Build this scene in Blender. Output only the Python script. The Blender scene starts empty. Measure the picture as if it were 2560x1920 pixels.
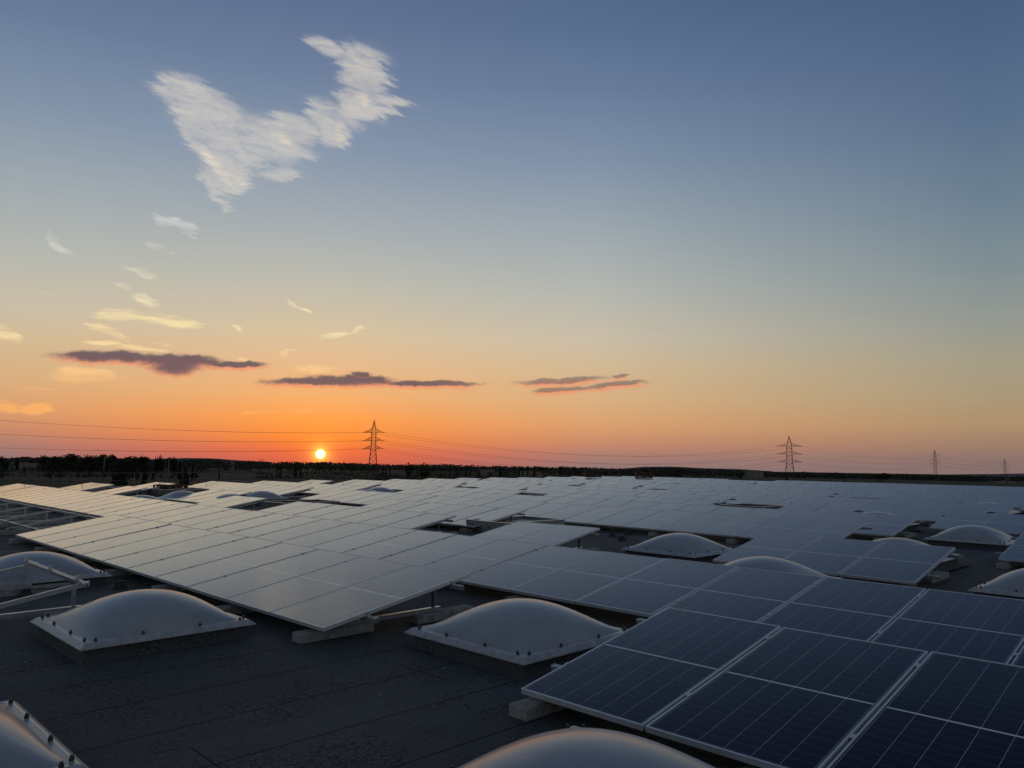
import bpy, bmesh, math, random
import numpy as np
from mathutils import Vector, Matrix
random.seed(7)
sc = bpy.context.scene
rad = math.radians

# ------------------------------------------------------------------ camera
FPX = 1924.45                      # focal length in pixels of the 2560 px wide photograph
def frame(pitch, roll):
    cp, sp, cr, sr = math.cos(pitch), math.sin(pitch), math.cos(roll), math.sin(roll)
    R = Vector((1, 0, 0)); F = Vector((0, cp, sp)); U = Vector((0, -sp, cp))
    return (R*cr + U*sr, U*cr - R*sr, F)
CR, CU, CF = frame(0.1072, 0.0162)           # camera axes against the true horizon
RR, RU, RF = frame(0.0975, 0.0102)           # the same camera against the (slightly sloping) roof plane
def rot(R, U, F):
    return Matrix((R, U, F)).transposed()
M_ROOF = (rot(CR, CU, CF) @ rot(RR, RU, RF).transposed()).to_4x4()
cam_d = bpy.data.cameras.new('camera'); cam = bpy.data.objects.new('camera', cam_d)
sc.collection.objects.link(cam)
cam_d.sensor_width = 36; cam_d.lens = 36*FPX/2560
cam_d.clip_start = 0.05; cam_d.clip_end = 30000
cam.matrix_world = Matrix((CR, CU, -CF)).transposed().to_4x4()
sc.camera = cam
def pdir(x, y):                               # viewing direction of a photo pixel, world frame
    return (CR*(x-1280) - CU*(y-960) + CF*FPX).normalized()

# ------------------------------------------------------------------ world
SUN = pdir(801, 1135)
SUN_EL = math.asin(SUN.z); SUN_AZ = math.atan2(SUN.x, SUN.y)
def lin(c):
    c = c/255.0
    return c/12.92 if c <= 0.04045 else ((c+0.055)/1.055)**2.4
def L3(r, g, b): return (lin(r), lin(g), lin(b), 1)

world = bpy.data.worlds.new("World"); sc.world = world; world.use_nodes = True
nt = world.node_tree; nt.nodes.clear()
def N(t, **kw):
    n = nt.nodes.new(t)
    for k, v in kw.items(): setattr(n, k, v)
    return n
def put(sock, v):
    if isinstance(v, bpy.types.NodeSocket): nt.links.new(v, sock)
    else: sock.default_value = v
def mth(op, a, b=None, c=None, clamp=False):
    n = N('ShaderNodeMath', operation=op); n.use_clamp = clamp
    put(n.inputs[0], a)
    if b is not None: put(n.inputs[1], b)
    if c is not None: put(n.inputs[2], c)
    return n.outputs[0]
def vm(op, a, b=None, scale=None):
    n = N('ShaderNodeVectorMath', operation=op); put(n.inputs[0], a)
    if b is not None: put(n.inputs[1], b)
    if scale is not None: put(n.inputs['Scale'], scale)
    return n.outputs['Value'] if op in ('DOT_PRODUCT', 'LENGTH') else n.outputs['Vector']
def mrange(v, a, b, c=0.0, d=1.0, smooth=True):
    n = N('ShaderNodeMapRange'); n.interpolation_type = 'SMOOTHSTEP' if smooth else 'LINEAR'
    put(n.inputs[0], v)
    for i, q in zip((1, 2, 3, 4), (a, b, c, d)): put(n.inputs[i], q)
    return n.outputs[0]
def mixc(f, a, b, blend='MIX'):
    n = N('ShaderNodeMix', data_type='RGBA', blend_type=blend); n.clamp_factor = True
    put(n.inputs[0], f); put(n.inputs[6], a); put(n.inputs[7], b)
    return n.outputs[2]
def ramp(fac, stops):
    n = N('ShaderNodeValToRGB'); cr = n.color_ramp; cr.interpolation = 'LINEAR'
    while len(cr.elements) < len(stops): cr.elements.new(0.5)
    for e, (p, c) in zip(cr.elements, stops): e.position = p; e.color = L3(*c)
    put(n.inputs[0], fac)
    return n.outputs[0]
tc = N('ShaderNodeTexCoord'); D = vm('NORMALIZE', tc.outputs['Generated'])
sx = N('ShaderNodeSeparateXYZ'); nt.links.new(D, sx.inputs[0])
X, Y, Z = sx.outputs
elev = mth('MULTIPLY', mth('ARCSINE', Z), 180/math.pi)
ef = mth('DIVIDE', mth('MAXIMUM', elev, 0.0), 60.0, clamp=True)
hx, hy = math.sin(SUN_AZ), math.cos(SUN_AZ)
hl = mth('SQRT', mth('ADD', mth('MULTIPLY', X, X), mth('ADD', mth('MULTIPLY', Y, Y), 1e-6)))
cosaz = mth('DIVIDE', mth('ADD', mth('MULTIPLY', X, hx), mth('MULTIPLY', Y, hy)), hl)
az = mth('MULTIPLY', mth('ARCCOSINE', mth('MINIMUM', mth('MAXIMUM', cosaz, -0.99999), 0.99999)), 180/math.pi)
P = 60.0
R0 = [(0, (214, 92, 72)), (.9/P, (234, 104, 66)), (1.8/P, (248, 132, 58)), (3.2/P, (251, 156, 76)), (5/P, (241, 176, 114)), (7.4/P, (229, 188, 145)),
      (9.5/P, (216, 196, 162)), (13/P, (192, 191, 178)), (17/P, (168, 177, 182)), (22/P, (138, 154, 175)), (27/P, (112, 131, 161)), (31/P, (97, 116, 149)), (42/P, (64, 84, 118)), (1, (44, 60, 92))]
R1 = [(0, (148, 120, 118)), (.9/P, (172, 128, 116)), (1.8/P, (202, 140, 110)), (3.2/P, (223, 163, 114)), (5/P, (220, 178, 132)), (7.4/P, (214, 188, 150)),
      (9.5/P, (206, 193, 171)), (13/P, (184, 187, 180)), (17/P, (162, 173, 179)), (22/P, (132, 150, 172)), (27/P, (106, 127, 158)), (31/P, (90, 112, 146)), (42/P, (58, 78, 112)), (1, (40, 56, 86))]
R2 = [(0, (134, 114, 112)), (.9/P, (142, 117, 110)), (1.8/P, (160, 128, 110)), (3.2/P, (178, 147, 112)), (5/P, (174, 156, 125)), (7.4/P, (167, 159, 138)),
      (9.5/P, (152, 156, 148)), (13/P, (131, 146, 151)), (17/P, (112, 132, 149)), (22/P, (93, 115, 143)), (27/P, (80, 102, 136)), (31/P, (71, 93, 128)), (42/P, (36, 54, 86)), (1, (24, 36, 62))]
R3 = [(0, (146, 138, 136)), (4/P, (152, 146, 144)), (10/P, (140, 142, 146)), (25/P, (120, 128, 136)), (1, (76, 90, 108))]
c0, c1, c2, c3 = [ramp(ef, r) for r in (R0, R1, R2, R3)]
sky = mixc(mrange(az, 2.0, 20.0, smooth=False), c0, c1)
sky = mixc(mrange(az, 20.0, 46.0, smooth=False), sky, c2)
sky = mixc(mrange(az, 60.0, 130.0), sky, c3)
# physically computed dusk sky mixed in lightly
nish = N('ShaderNodeTexSky', sky_type='NISHITA'); nish.sun_disc = False
nish.sun_elevation = SUN_EL; nish.sun_rotation = SUN_AZ; nish.air_density = 1.0; nish.dust_density = 2.0
nsk = mixc(1.0, nish.outputs[0], (0.10, 0.10, 0.10, 1), 'MULTIPLY')
sky = mixc(0.06, sky, nsk)
# ---- clouds, laid out by direction
ta = mth('DIVIDE', X, mth('MAXIMUM', Y, 0.05)); tb = mth('DIVIDE', Z, mth('MAXIMUM', Y, 0.05))
cx = N('ShaderNodeCombineXYZ'); put(cx.inputs[0], ta); put(cx.inputs[1], tb)
PT = cx.outputs[0]
front = mrange(Y, 0.25, 0.35)
def ab(x, y):
    d = pdir(x, y); return (d.x/d.y, d.z/d.y)
def noise(vec, scale, detail=6, rough=.55, dist=0.0, out='Fac'):
    n = N('ShaderNodeTexNoise'); put(n.inputs['Vector'], vec)
    n.inputs['Scale'].default_value = scale; n.inputs['Detail'].default_value = detail
    n.inputs['Roughness'].default_value = rough; n.inputs['Distortion'].default_value = dist
    return n.outputs['Fac' if out == 'Fac' else 'Color']
def warp(vec, scale, amp, detail=4):
    c = noise(vec, scale, detail, .6, 0, 'Color')
    return vm('ADD', vec, vm('SCALE', vm('SUBTRACT', c, (0.5, 0.5, 0.5)), scale=amp))
def mapping(vec, loc, ang, scl):
    n = N('ShaderNodeMapping', vector_type='TEXTURE'); put(n.inputs[0], vec)
    n.inputs['Location'].default_value = (loc[0], loc[1], 0); n.inputs['Rotation'].default_value = (0, 0, ang)
    n.inputs['Scale'].default_value = (scl[0], scl[1], 1)
    return n.outputs[0]
def lobe(vec, x0, y0, x1, y1, w, soft=0.0, grow=1.5):
    """soft ellipse whose long axis runs between two photo directions, half width w px"""
    a, b = ab(x0, y0), ab(x1, y1)
    c = ((a[0]+b[0])/2, (a[1]+b[1])/2); dx, dy = (b[0]-a[0])/2, (b[1]-a[1])/2
    k = math.hypot(dx, dy); s = k/(math.hypot(x1-x0, y1-y0)/2)
    q = mapping(vec, c, math.atan2(dy, dx), (k+.5*w*s*grow, w*s*grow))
    return mrange(vm('LENGTH', q), 1.0, soft, 0, 1)
def union(ls):
    o = ls[0]
    for l in ls[1:]: o = mth('MAXIMUM', o, l)
    return o
def streak(ang, sc_, stretch, detail=8, rough=.62, vec=None):
    """fibres running along direction ang (radians in the az/el plane)"""
    q = mapping(PT if vec is None else vec, (0, 0), ang, (stretch, 1))
    return noise(q, sc_, detail, rough, 0.6)
def fray(vec, ang, scl, stretch, amp):
    """comb the coordinates along the fibre direction so that edges break into threads"""
    q = mapping(vec, (0, 0), ang, (stretch, 1)); n_ = noise(q, scl, 7, .72)
    off = mth('MULTIPLY', mth('SUBTRACT', n_, .5), amp)
    v = N('ShaderNodeCombineXYZ'); put(v.inputs[0], mth('MULTIPLY', off, math.cos(ang))); put(v.inputs[1], mth('MULTIPLY', off, math.sin(ang)))
    return vm('ADD', vec, v.outputs[0])
def thread(ang, scl, stretch, vec, detail=9, rough=.66):
    return noise(mapping(vec, (0.3, 0.7), ang, (stretch, 1)), scl, detail, rough, .35)
aL, aR, aS = rad(-17), rad(-26), rad(-14)
B0 = warp(PT, 4.5, .075, 4)                                  # gentle large curl of the threads
B1 = warp(PT, 6, .03, 3)
WL = fray(B1, aL, 75, 7, .10); WR = fray(B1, aR, 70, 6, .10)
wingL = union([lobe(WL, 370, 205, 560, 262, 50), lobe(WL, 410, 250, 640, 330, 62), lobe(WL, 560, 300, 800, 392, 66), lobe(WL, 450, 300, 640, 385, 50),
               lobe(WL, 490, 360, 680, 430, 44), lobe(WL, 530, 410, 640, 468, 34), lobe(WL, 400, 225, 590, 460, 30), lobe(WL, 640, 270, 840, 352, 34), lobe(WL, 640, 430, 760, 440, 24)])
wingR = union([lobe(WR, 885, 120, 955, 240, 60), lobe(WR, 850, 230, 940, 300, 56), lobe(WR, 765, 80, 880, 155, 20), lobe(WR, 770, 250, 870, 325, 44),
               lobe(WR, 890, 238, 1060, 262, 16), lobe(WR, 800, 330, 880, 350, 36), lobe(WR, 900, 285, 1010, 278, 24), lobe(WR, 850, 110, 960, 190, 40)])
WT = fray(B0, rad(-8), 60, 4, .08)
tail = union([lobe(WT, 520, 430, 570, 505, 28), lobe(WT, 550, 485, 572, 540, 13), lobe(WT, 540, 465, 620, 486, 12)])
tL = thread(aL, 40, 7.0, B0, 11, .72); tR = thread(aR, 40, 5.5, B0, 11, .72); tF0 = thread(rad(-14), 60, 6.0, warp(B0, 20, .02, 3), 8, .68)
tF = mth('SUBTRACT', 1.0, mth('MULTIPLY', mth('ABSOLUTE', mth('SUBTRACT', tF0, .5)), 4.0))
puff = noise(warp(PT, 22, .03), 24, 7, .68)
def cirr(mask, t_, k0, k1):
    d = mth('ADD', mth('MULTIPLY', t_, .62), mth('ADD', mth('MULTIPLY', tF, .22), mth('MULTIPLY', puff, .22)))
    m_ = mth('SUBTRACT', mth('MULTIPLY', mth('MINIMUM', mask, .7), 1/.7), 1.0)
    return mth('MULTIPLY', mrange(mth('ADD', d, mth('MULTIPLY', m_, .36)), k0, k1, smooth=False), mrange(mask, 0, .4))
dL = cirr(mth('MULTIPLY', wingL, 1.2), tL, .37, 1.0); dR = cirr(mth('MULTIPLY', wingR, 1.2), tR, .37, 1.0); dT = mth('MULTIPLY', cirr(mth('MULTIPLY', tail, 1.2), tL, .30, .72), .8)
WE = fray(B0, rad(-50), 60, 3, .03)
edge = union([lobe(WE, 480, 340, 575, 460, 15), lobe(WE, 680, 320, 740, 372, 15), lobe(WE, 850, 290, 862, 355, 15), lobe(WE, 385, 262, 470, 285, 8), lobe(WE, 560, 450, 700, 462, 7), lobe(WE, 900, 225, 925, 260, 12)])
W2 = fray(warp(PT, 14, .025, 4), aS, 90, 5, .06); W2b = fray(warp(PT, 14, .014, 4), rad(-4), 90, 6, .05)
small = union([lobe(W2, 385, 545, 470, 568, 13), lobe(W2, 440, 560, 515, 592, 14), lobe(W2, 350, 600, 455, 640, 9), lobe(W2, 300, 664, 408, 700, 10), lobe(W2, 280, 712, 340, 730, 9), lobe(W2, 330, 730, 405, 772, 13),
               lobe(W2, 115, 580, 185, 640, 15), lobe(W2, 725, 740, 745, 770, 5), lobe(W2, 740, 768, 785, 782, 4), lobe(W2b, 785, 846, 880, 830, 8), lobe(W2, 860, 832, 922, 806, 5), lobe(W2b, 100, 732, 140, 734, 2.5), lobe(W2, 570, 800, 610, 820, 5)])
warm = union([lobe(W2b, 200, 778, 400, 796, 14), lobe(W2b, 300, 788, 530, 812, 15), lobe(W2, 200, 800, 350, 858, 13), lobe(W2b, -80, 815, 60, 830, 18), lobe(W2, -20, 835, 90, 862, 13), lobe(W2b, 200, 855, 330, 858, 6), lobe(W2b, 280, 862, 450, 884, 7), lobe(W2b, 320, 856, 450, 868, 6),
              lobe(W2, 590, 885, 660, 912, 8), lobe(W2, 690, 905, 745, 866, 8), lobe(W2b, 0, 970, 185, 976, 5), lobe(W2, -60, 1010, 60, 1026, 20), lobe(W2b, 40, 1030, 140, 1016, 14), lobe(W2b, 570, 1032, 740, 1026, 6), lobe(W2b, 720, 1030, 800, 1022, 4),
              lobe(W2b, 100, 930, 330, 948, 20), lobe(W2, 700, 925, 860, 915, 12), lobe(W2b, 640, 1002, 700, 998, 3)])
tS = thread(aS, 60, 6.0, PT); tSb = thread(rad(-4), 60, 7.0, PT)
def wisp(mask, t_, k0, k1):
    d = mth('ADD', mth('ADD', mth('MULTIPLY', mth('SUBTRACT', t_, .5), 2.0), .42), mth('MULTIPLY', puff, .15))
    m_ = mth('SUBTRACT', mth('MULTIPLY', mth('MINIMUM', mask, .6), 1/.6), 1.0)
    return mth('MULTIPLY', mrange(mth('ADD', d, mth('MULTIPLY', m_, .34)), k0, k1), mrange(mask, 0, .2))
cirrus = mth('MAXIMUM', mth('MAXIMUM', dL, dR), dT)
veil = mth('MULTIPLY', mth('MAXIMUM', mrange(wingL, 0, .9), mrange(wingR, 0, .9)), .24)
cirrus = mth('ADD', mth('MULTIPLY', cirrus, mth('ADD', .82, mth('MULTIPLY', edge, .3))), veil, clamp=True)
cir2 = mth('MULTIPLY', wisp(mth('MULTIPLY', small, 1.25), tS, .22, .78), .74)
cir3 = mth('MULTIPLY', wisp(mth('MULTIPLY', warm, 1.25), tSb, .22, .78), .85)
warm_t = mth('ADD', mth('MULTIPLY', edge, .45), mth('MULTIPLY', mrange(tF, .2, .95), .35), clamp=True)
sky = mixc(mth('MULTIPLY', cirrus, front), sky, mixc(warm_t, L3(208, 204, 200), L3(244, 228, 200)))
sky = mixc(mth('MULTIPLY', cir2, front), sky, mixc(mrange(tb, ab(300, 800)[1], ab(300, 560)[1]), L3(250, 230, 184), L3(210, 210, 206)))
sky = mixc(mth('MULTIPLY', cir3, front), sky, mixc(mrange(tb, ab(300, 1030)[1], ab(300, 800)[1]), L3(255, 180, 104), L3(250, 228, 172)))
# low dark stratocumulus bars with glowing undersides
W3 = vm('ADD', fray(warp(warp(PT, 70, .006, 6), 22, .012, 4), rad(-2), 60, 5, .045), (.014, 0, 0))
def bars(off):
    return union([lobe(W3, 90, 886+off, 520, 897+off, 15), lobe(W3, 300, 893+off, 640, 910+off, 18), lobe(W3, 385, 905+off, 550, 918+off, 26), lobe(W3, 500, 908+off, 730, 913+off, 9),
                  lobe(W3, 610, 956+off, 1000, 951+off, 10), lobe(W3, 740, 947+off, 1080, 953+off, 14), lobe(W3, 900, 934+off, 968, 940+off, 11), lobe(W3, 900, 954+off, 1290, 961+off, 8),
                  lobe(W3, 1270, 960+off, 1590, 942+off, 8), lobe(W3, 1320, 980+off, 1530, 966+off, 7), lobe(W3, 1440, 972+off, 1680, 953+off, 8), lobe(W3, 1540, 946+off, 1600, 934+off, 5)])
n3 = noise(mapping(PT, (0, 0), 0, (3, 1)), 90, 7, .65)
bm, gm_ = bars(0), bars(8)
body = mrange(mth('ADD', bm, mth('MULTIPLY', mth('SUBTRACT', n3, .5), .55)), .04, .62)
body = mth('MULTIPLY', body, mrange(bm, .0, .12))
glow = mth('MULTIPLY', mrange(mth('ADD', gm_, mth('MULTIPLY', mth('SUBTRACT', n3, .5), .8)), .05, .6), mrange(gm_, .0, .2))
sky = mixc(mth('MULTIPLY', mth('MULTIPLY', glow, front), .50), sky, L3(246, 140, 100))
sky = mixc(mth('MULTIPLY', mth('MULTIPLY', body, front), mrange(ta, ab(1000, 900)[0], ab(1400, 900)[0], .90, .62)), sky, mixc(mrange(mth('SUBTRACT', mth('ADD', bm, mth('MULTIPLY', mth('SUBTRACT', n3, .5), .7)), mth('MULTIPLY', gm_, .45)), -.1, .5), L3(158, 110, 104), L3(96, 84, 94)))
# below the horizon: dull ground light
sky = mixc(mrange(elev, 0.0, -2.0), sky, L3(34, 36, 36))
# sun disc and its aureole in the hazy air
cs = vm('DOT_PRODUCT', D, tuple(SUN))
ang = mth('MULTIPLY', mth('ARCCOSINE', mth('MINIMUM', cs, 0.9999999)), 180/math.pi)
disc = mrange(ang, .35, .18)
halo1 = mth('EXPONENT', mth('MULTIPLY', ang, -1.9))
halo2 = mth('EXPONENT', mth('MULTIPLY', mth('POWER', mth('DIVIDE', ang, 4.2), 2.0), -1.0))
def addc(a, f, col):
    return vm('ADD', a, vm('SCALE', col, scale=f))
sky = addc(sky, halo2, (0.06, 0.03, 0.0))
sky = addc(sky, halo1, (0.80, 0.34, 0.02))
halo3 = mth('EXPONENT', mth('MULTIPLY', ang, -4.2))
sky = addc(sky, halo3, (2.6, 1.7, .18))
sky = addc(sky, disc, (15.0, 10.5, 3.0))
bg = N('ShaderNodeBackground'); put(bg.inputs[0], sky); bg.inputs[1].default_value = 1.0
wo = N('ShaderNodeOutputWorld'); nt.links.new(bg.outputs[0], wo.inputs[0])
world.cycles.sampling_method = 'MANUAL'; world.cycles.sample_map_resolution = 1024

sd = bpy.data.lights.new('sun', 'SUN'); sun = bpy.data.objects.new('sun', sd); sc.collection.objects.link(sun)
sd.energy = 0.35; sd.angle = rad(0.5); sd.color = (1.0, 0.50, 0.20)
sun.rotation_euler = (-SUN).to_track_quat('-Z', 'Y').to_euler()
sun.location = SUN*200
vs = sc.view_settings
sc.display_settings.display_device = 'sRGB'
vs.view_transform = 'Standard'; vs.look = 'None'; vs.exposure = 0.0; vs.gamma = 1.0; vs.use_curve_mapping = False
sc.cycles.max_bounces = 5; sc.cycles.diffuse_bounces = 2; sc.cycles.glossy_bounces = 3
sc.cycles.use_denoising = True; sc.cycles.sample_clamp_indirect = 4.0

# ------------------------------------------------------------------ materials
class MT:
    def __init__(s, name, color=(.5, .5, .5), rough=.6, metal=0.0, spec=.5, coat=0.0, coat_rough=.05, ior=1.5):
        s.m = bpy.data.materials.new(name); s.m.use_nodes = True
        s.t = s.m.node_tree; s.b = s.t.nodes['Principled BSDF']
        s.b.inputs['Base Color'].default_value = (*color[:3], 1)
        s.b.inputs['Roughness'].default_value = rough; s.b.inputs['Metallic'].default_value = metal
        s.b.inputs['Specular IOR Level'].default_value = spec; s.b.inputs['IOR'].default_value = ior
        s.b.inputs['Coat Weight'].default_value = coat; s.b.inputs['Coat Roughness'].default_value = coat_rough
    def n(s, t, **kw):
        x = s.t.nodes.new(t)
        for k, v in kw.items(): setattr(x, k, v)
        return x
    def p(s, sock, v):
        if isinstance(v, bpy.types.NodeSocket): s.t.links.new(v, sock)
        else: sock.default_value = v
    def math(s, op, a, b=None, clamp=False):
        x = s.n('ShaderNodeMath', operation=op); x.use_clamp = clamp; s.p(x.inputs[0], a)
        if b is not None: s.p(x.inputs[1], b)
        return x.outputs[0]
    def coord(s, which='Object', scale=(1, 1, 1), rotz=0):
        c = s.n('ShaderNodeTexCoord'); m = s.n('ShaderNodeMapping')
        m.inputs['Scale'].default_value = scale; m.inputs['Rotation'].default_value = (0, 0, rotz)
        s.t.links.new(c.outputs[which], m.inputs[0]); return m.outputs[0]
    def noise(s, vec, scale, detail=4, rough=.5, dist=0):
        x = s.n('ShaderNodeTexNoise'); s.p(x.inputs['Vector'], vec); x.inputs['Scale'].default_value = scale
        x.inputs['Detail'].default_value = detail; x.inputs['Roughness'].default_value = rough; x.inputs['Distortion'].default_value = dist
        return x.outputs['Fac']
    def rng(s, v, a, b, c=0., d=1.):
        x = s.n('ShaderNodeMapRange'); x.interpolation_type = 'SMOOTHSTEP'; s.p(x.inputs[0], v)
        for i, q in zip((1, 2, 3, 4), (a, b, c, d)): x.inputs[i].default_value = q
        return x.outputs[0]
    def mix(s, f, a, b, blend='MIX'):
        x = s.n('ShaderNodeMix', data_type='RGBA', blend_type=blend); s.p(x.inputs[0], f)
        s.p(x.inputs[6], a if isinstance(a, bpy.types.NodeSocket) else (*a[:3], 1)); s.p(x.inputs[7], b if isinstance(b, bpy.types.NodeSocket) else (*b[:3], 1))
        return x.outputs[2]
    def bump(s, h, strength=.3, dist=.01):
        x = s.n('ShaderNodeBump'); x.inputs['Strength'].default_value = strength; x.inputs['Distance'].default_value = dist
        s.p(x.inputs['Height'], h); s.t.links.new(x.outputs[0], s.b.inputs['Normal'])
    def color(s, c): s.p(s.b.inputs['Base Color'], c)
    def rough(s, c): s.p(s.b.inputs['Roughness'], c)

def varied(name, col, rough=.7, amp=.35, scale=3, **kw):
    m = MT(name, col, rough, **kw); n = m.noise(m.coord(), scale, 5, .6)
    m.color(m.mix(m.rng(n, .3, .7), tuple(c*(1-amp) for c in col), tuple(c*(1+amp) for c in col)))
    return m
PW, PL = 1.038, 1.889            # panel width and length
# photovoltaic glass: six columns of half cells, white gap across the middle
g = MT('pv_glass', (.01, .014, .03), rough=.2, spec=.5, ior=1.5)
co = g.coord(); sp_ = g.n('ShaderNodeSeparateXYZ'); g.t.links.new(co, sp_.inputs[0])
def gridline(m, v, period, half):
    f = m.math('FRACT', m.math('DIVIDE', v, period)); d = m.math('MULTIPLY', m.math('MINIMUM', f, m.math('SUBTRACT', 1.0, f)), period)
    return m.math('LESS_THAN', d, half)
cw = (PW-.052)/6
gx = g.math('SUBTRACT', sp_.outputs[0], .026)
lx = gridline(g, gx, cw, .0020)
dy = g.math('ABSOLUTE', g.math('SUBTRACT', sp_.outputs[1], PL/2))
mid = g.math('LESS_THAN', dy, .0085)
ch = (PL/2-.007-.03)/10
ly = gridline(g, g.math('SUBTRACT', dy, .007), ch, .0015)
bus = gridline(g, gx, cw/9, .0004)
oi = g.n('ShaderNodeObjectInfo')
tint = g.mix(oi.outputs['Random'], (.005, .008, .020), (.011, .012, .024))
soil = g.rng(g.noise(g.coord(scale=(1, 1, 1)), 2.2, 5, .6), .45, .8, 0, .012)
c = g.mix(bus, tint, (.035, .04, .055))
c = g.mix(ly, c, (.13, .135, .155)); c = g.mix(lx, c, (.34, .35, .38)); c = g.mix(mid, c, (.80, .80, .80))
edge_ = g.math('MAXIMUM', g.math('GREATER_THAN', g.math('ABSOLUTE', g.math('SUBTRACT', sp_.outputs[0], PW/2)), PW/2-.024), g.math('GREATER_THAN', dy, PL/2-.027))
c = g.mix(edge_, c, (.03, .035, .05))
c = g.mix(1.0, c, g.mix(1.0, soil, (1, 1, 1), 'MULTIPLY'), 'ADD')
g.color(c); g.b.inputs['Sheen Weight'].default_value = 0.0
rn = g.noise(g.coord(), 3.5, 4, .6); g.b.inputs['Specular IOR Level'].default_value = 0.0; g.b.inputs['Roughness'].default_value = .7
gl = g.n('ShaderNodeBsdfGlossy'); gl.inputs['Color'].default_value = (.88, .86, .85, 1); g.p(gl.inputs['Roughness'], g.rng(rn, .3, .7, .12, .17))
lw = g.n('ShaderNodeLayerWeight'); lw.inputs['Blend'].default_value = .5        # Facing = 1 - cos
fr = g.math('ADD', g.math('MULTIPLY', g.math('POWER', lw.outputs['Facing'], 5.2), 1.65), .006, clamp=True)
ms = g.n('ShaderNodeMixShader'); g.p(ms.inputs[0], fr); g.t.links.new(g.b.outputs[0], ms.inputs[1]); g.t.links.new(gl.outputs[0], ms.inputs[2])
g.t.links.new(ms.outputs[0], g.t.nodes['Material Output'].inputs[0])
PV = g.m
ALU = varied('aluminium', (.64, .68, .70), .32, .06, 9, metal=.35).m
ALU_RAW = varied('bare_aluminium_profile', (.52, .55, .58), .28, .15, 14, metal=.65).m
BACK = MT('backsheet', (.45, .46, .48), .6).m
BLACKP = varied('black_rubber', (.012, .012, .014), .6, .4, 20).m
CONC = varied('concrete', (.27, .275, .27), .9, .28, 11)
CONC.bump(CONC.noise(CONC.coord(), 90, 5, .7), .35, .004); CONC = CONC.m
ZINC = varied('galvanised_sheet', (.15, .16, .16), .5, .25, 5, metal=.2).m
HATCHM = varied('pale_galvanised_sheet', (.30, .31, .30), .5, .2, 5, metal=.2).m
DARKBOX = varied('grey_coated_sheet', (.10, .10, .12), .5, .25, 4).m
WOOD = varied('pallet_wood', (.06, .045, .03), .9, .45, 6).m
CARD = varied('pale_cardboard', (.38, .34, .28), .8, .2, 4).m
STEEL = varied('lattice_steel', (.045, .045, .045), .7, .3, 1).m
WIREM = MT('conductor', (.03, .03, .03), .6).m
BOLT = varied('bolt_cap', (.03, .03, .033), .45, .3, 60).m
POST = varied('railing_steel', (.07, .075, .07), .6, .3, 6).m
# opal acrylic of the skylights
dm = MT('opal_acrylic', (.20, .225, .25), rough=.36, spec=.5, coat=.32, coat_rough=.10)
nn = dm.noise(dm.coord(), 2.4, 6, .65); fine = dm.noise(dm.coord(), 55, 4, .6)
dm.color(dm.mix(dm.rng(nn, .3, .75), (.27, .30, .33), (.34, .37, .395)))
dm.p(dm.b.inputs['Coat Roughness'], dm.rng(nn, .3, .7, .05, .12))
OPAL = dm.m
rm = varied('acrylic_flange', (.36, .37, .38), .4, .18, 12, coat=.4, coat_rough=.2); FLANGE = rm.m
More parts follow.
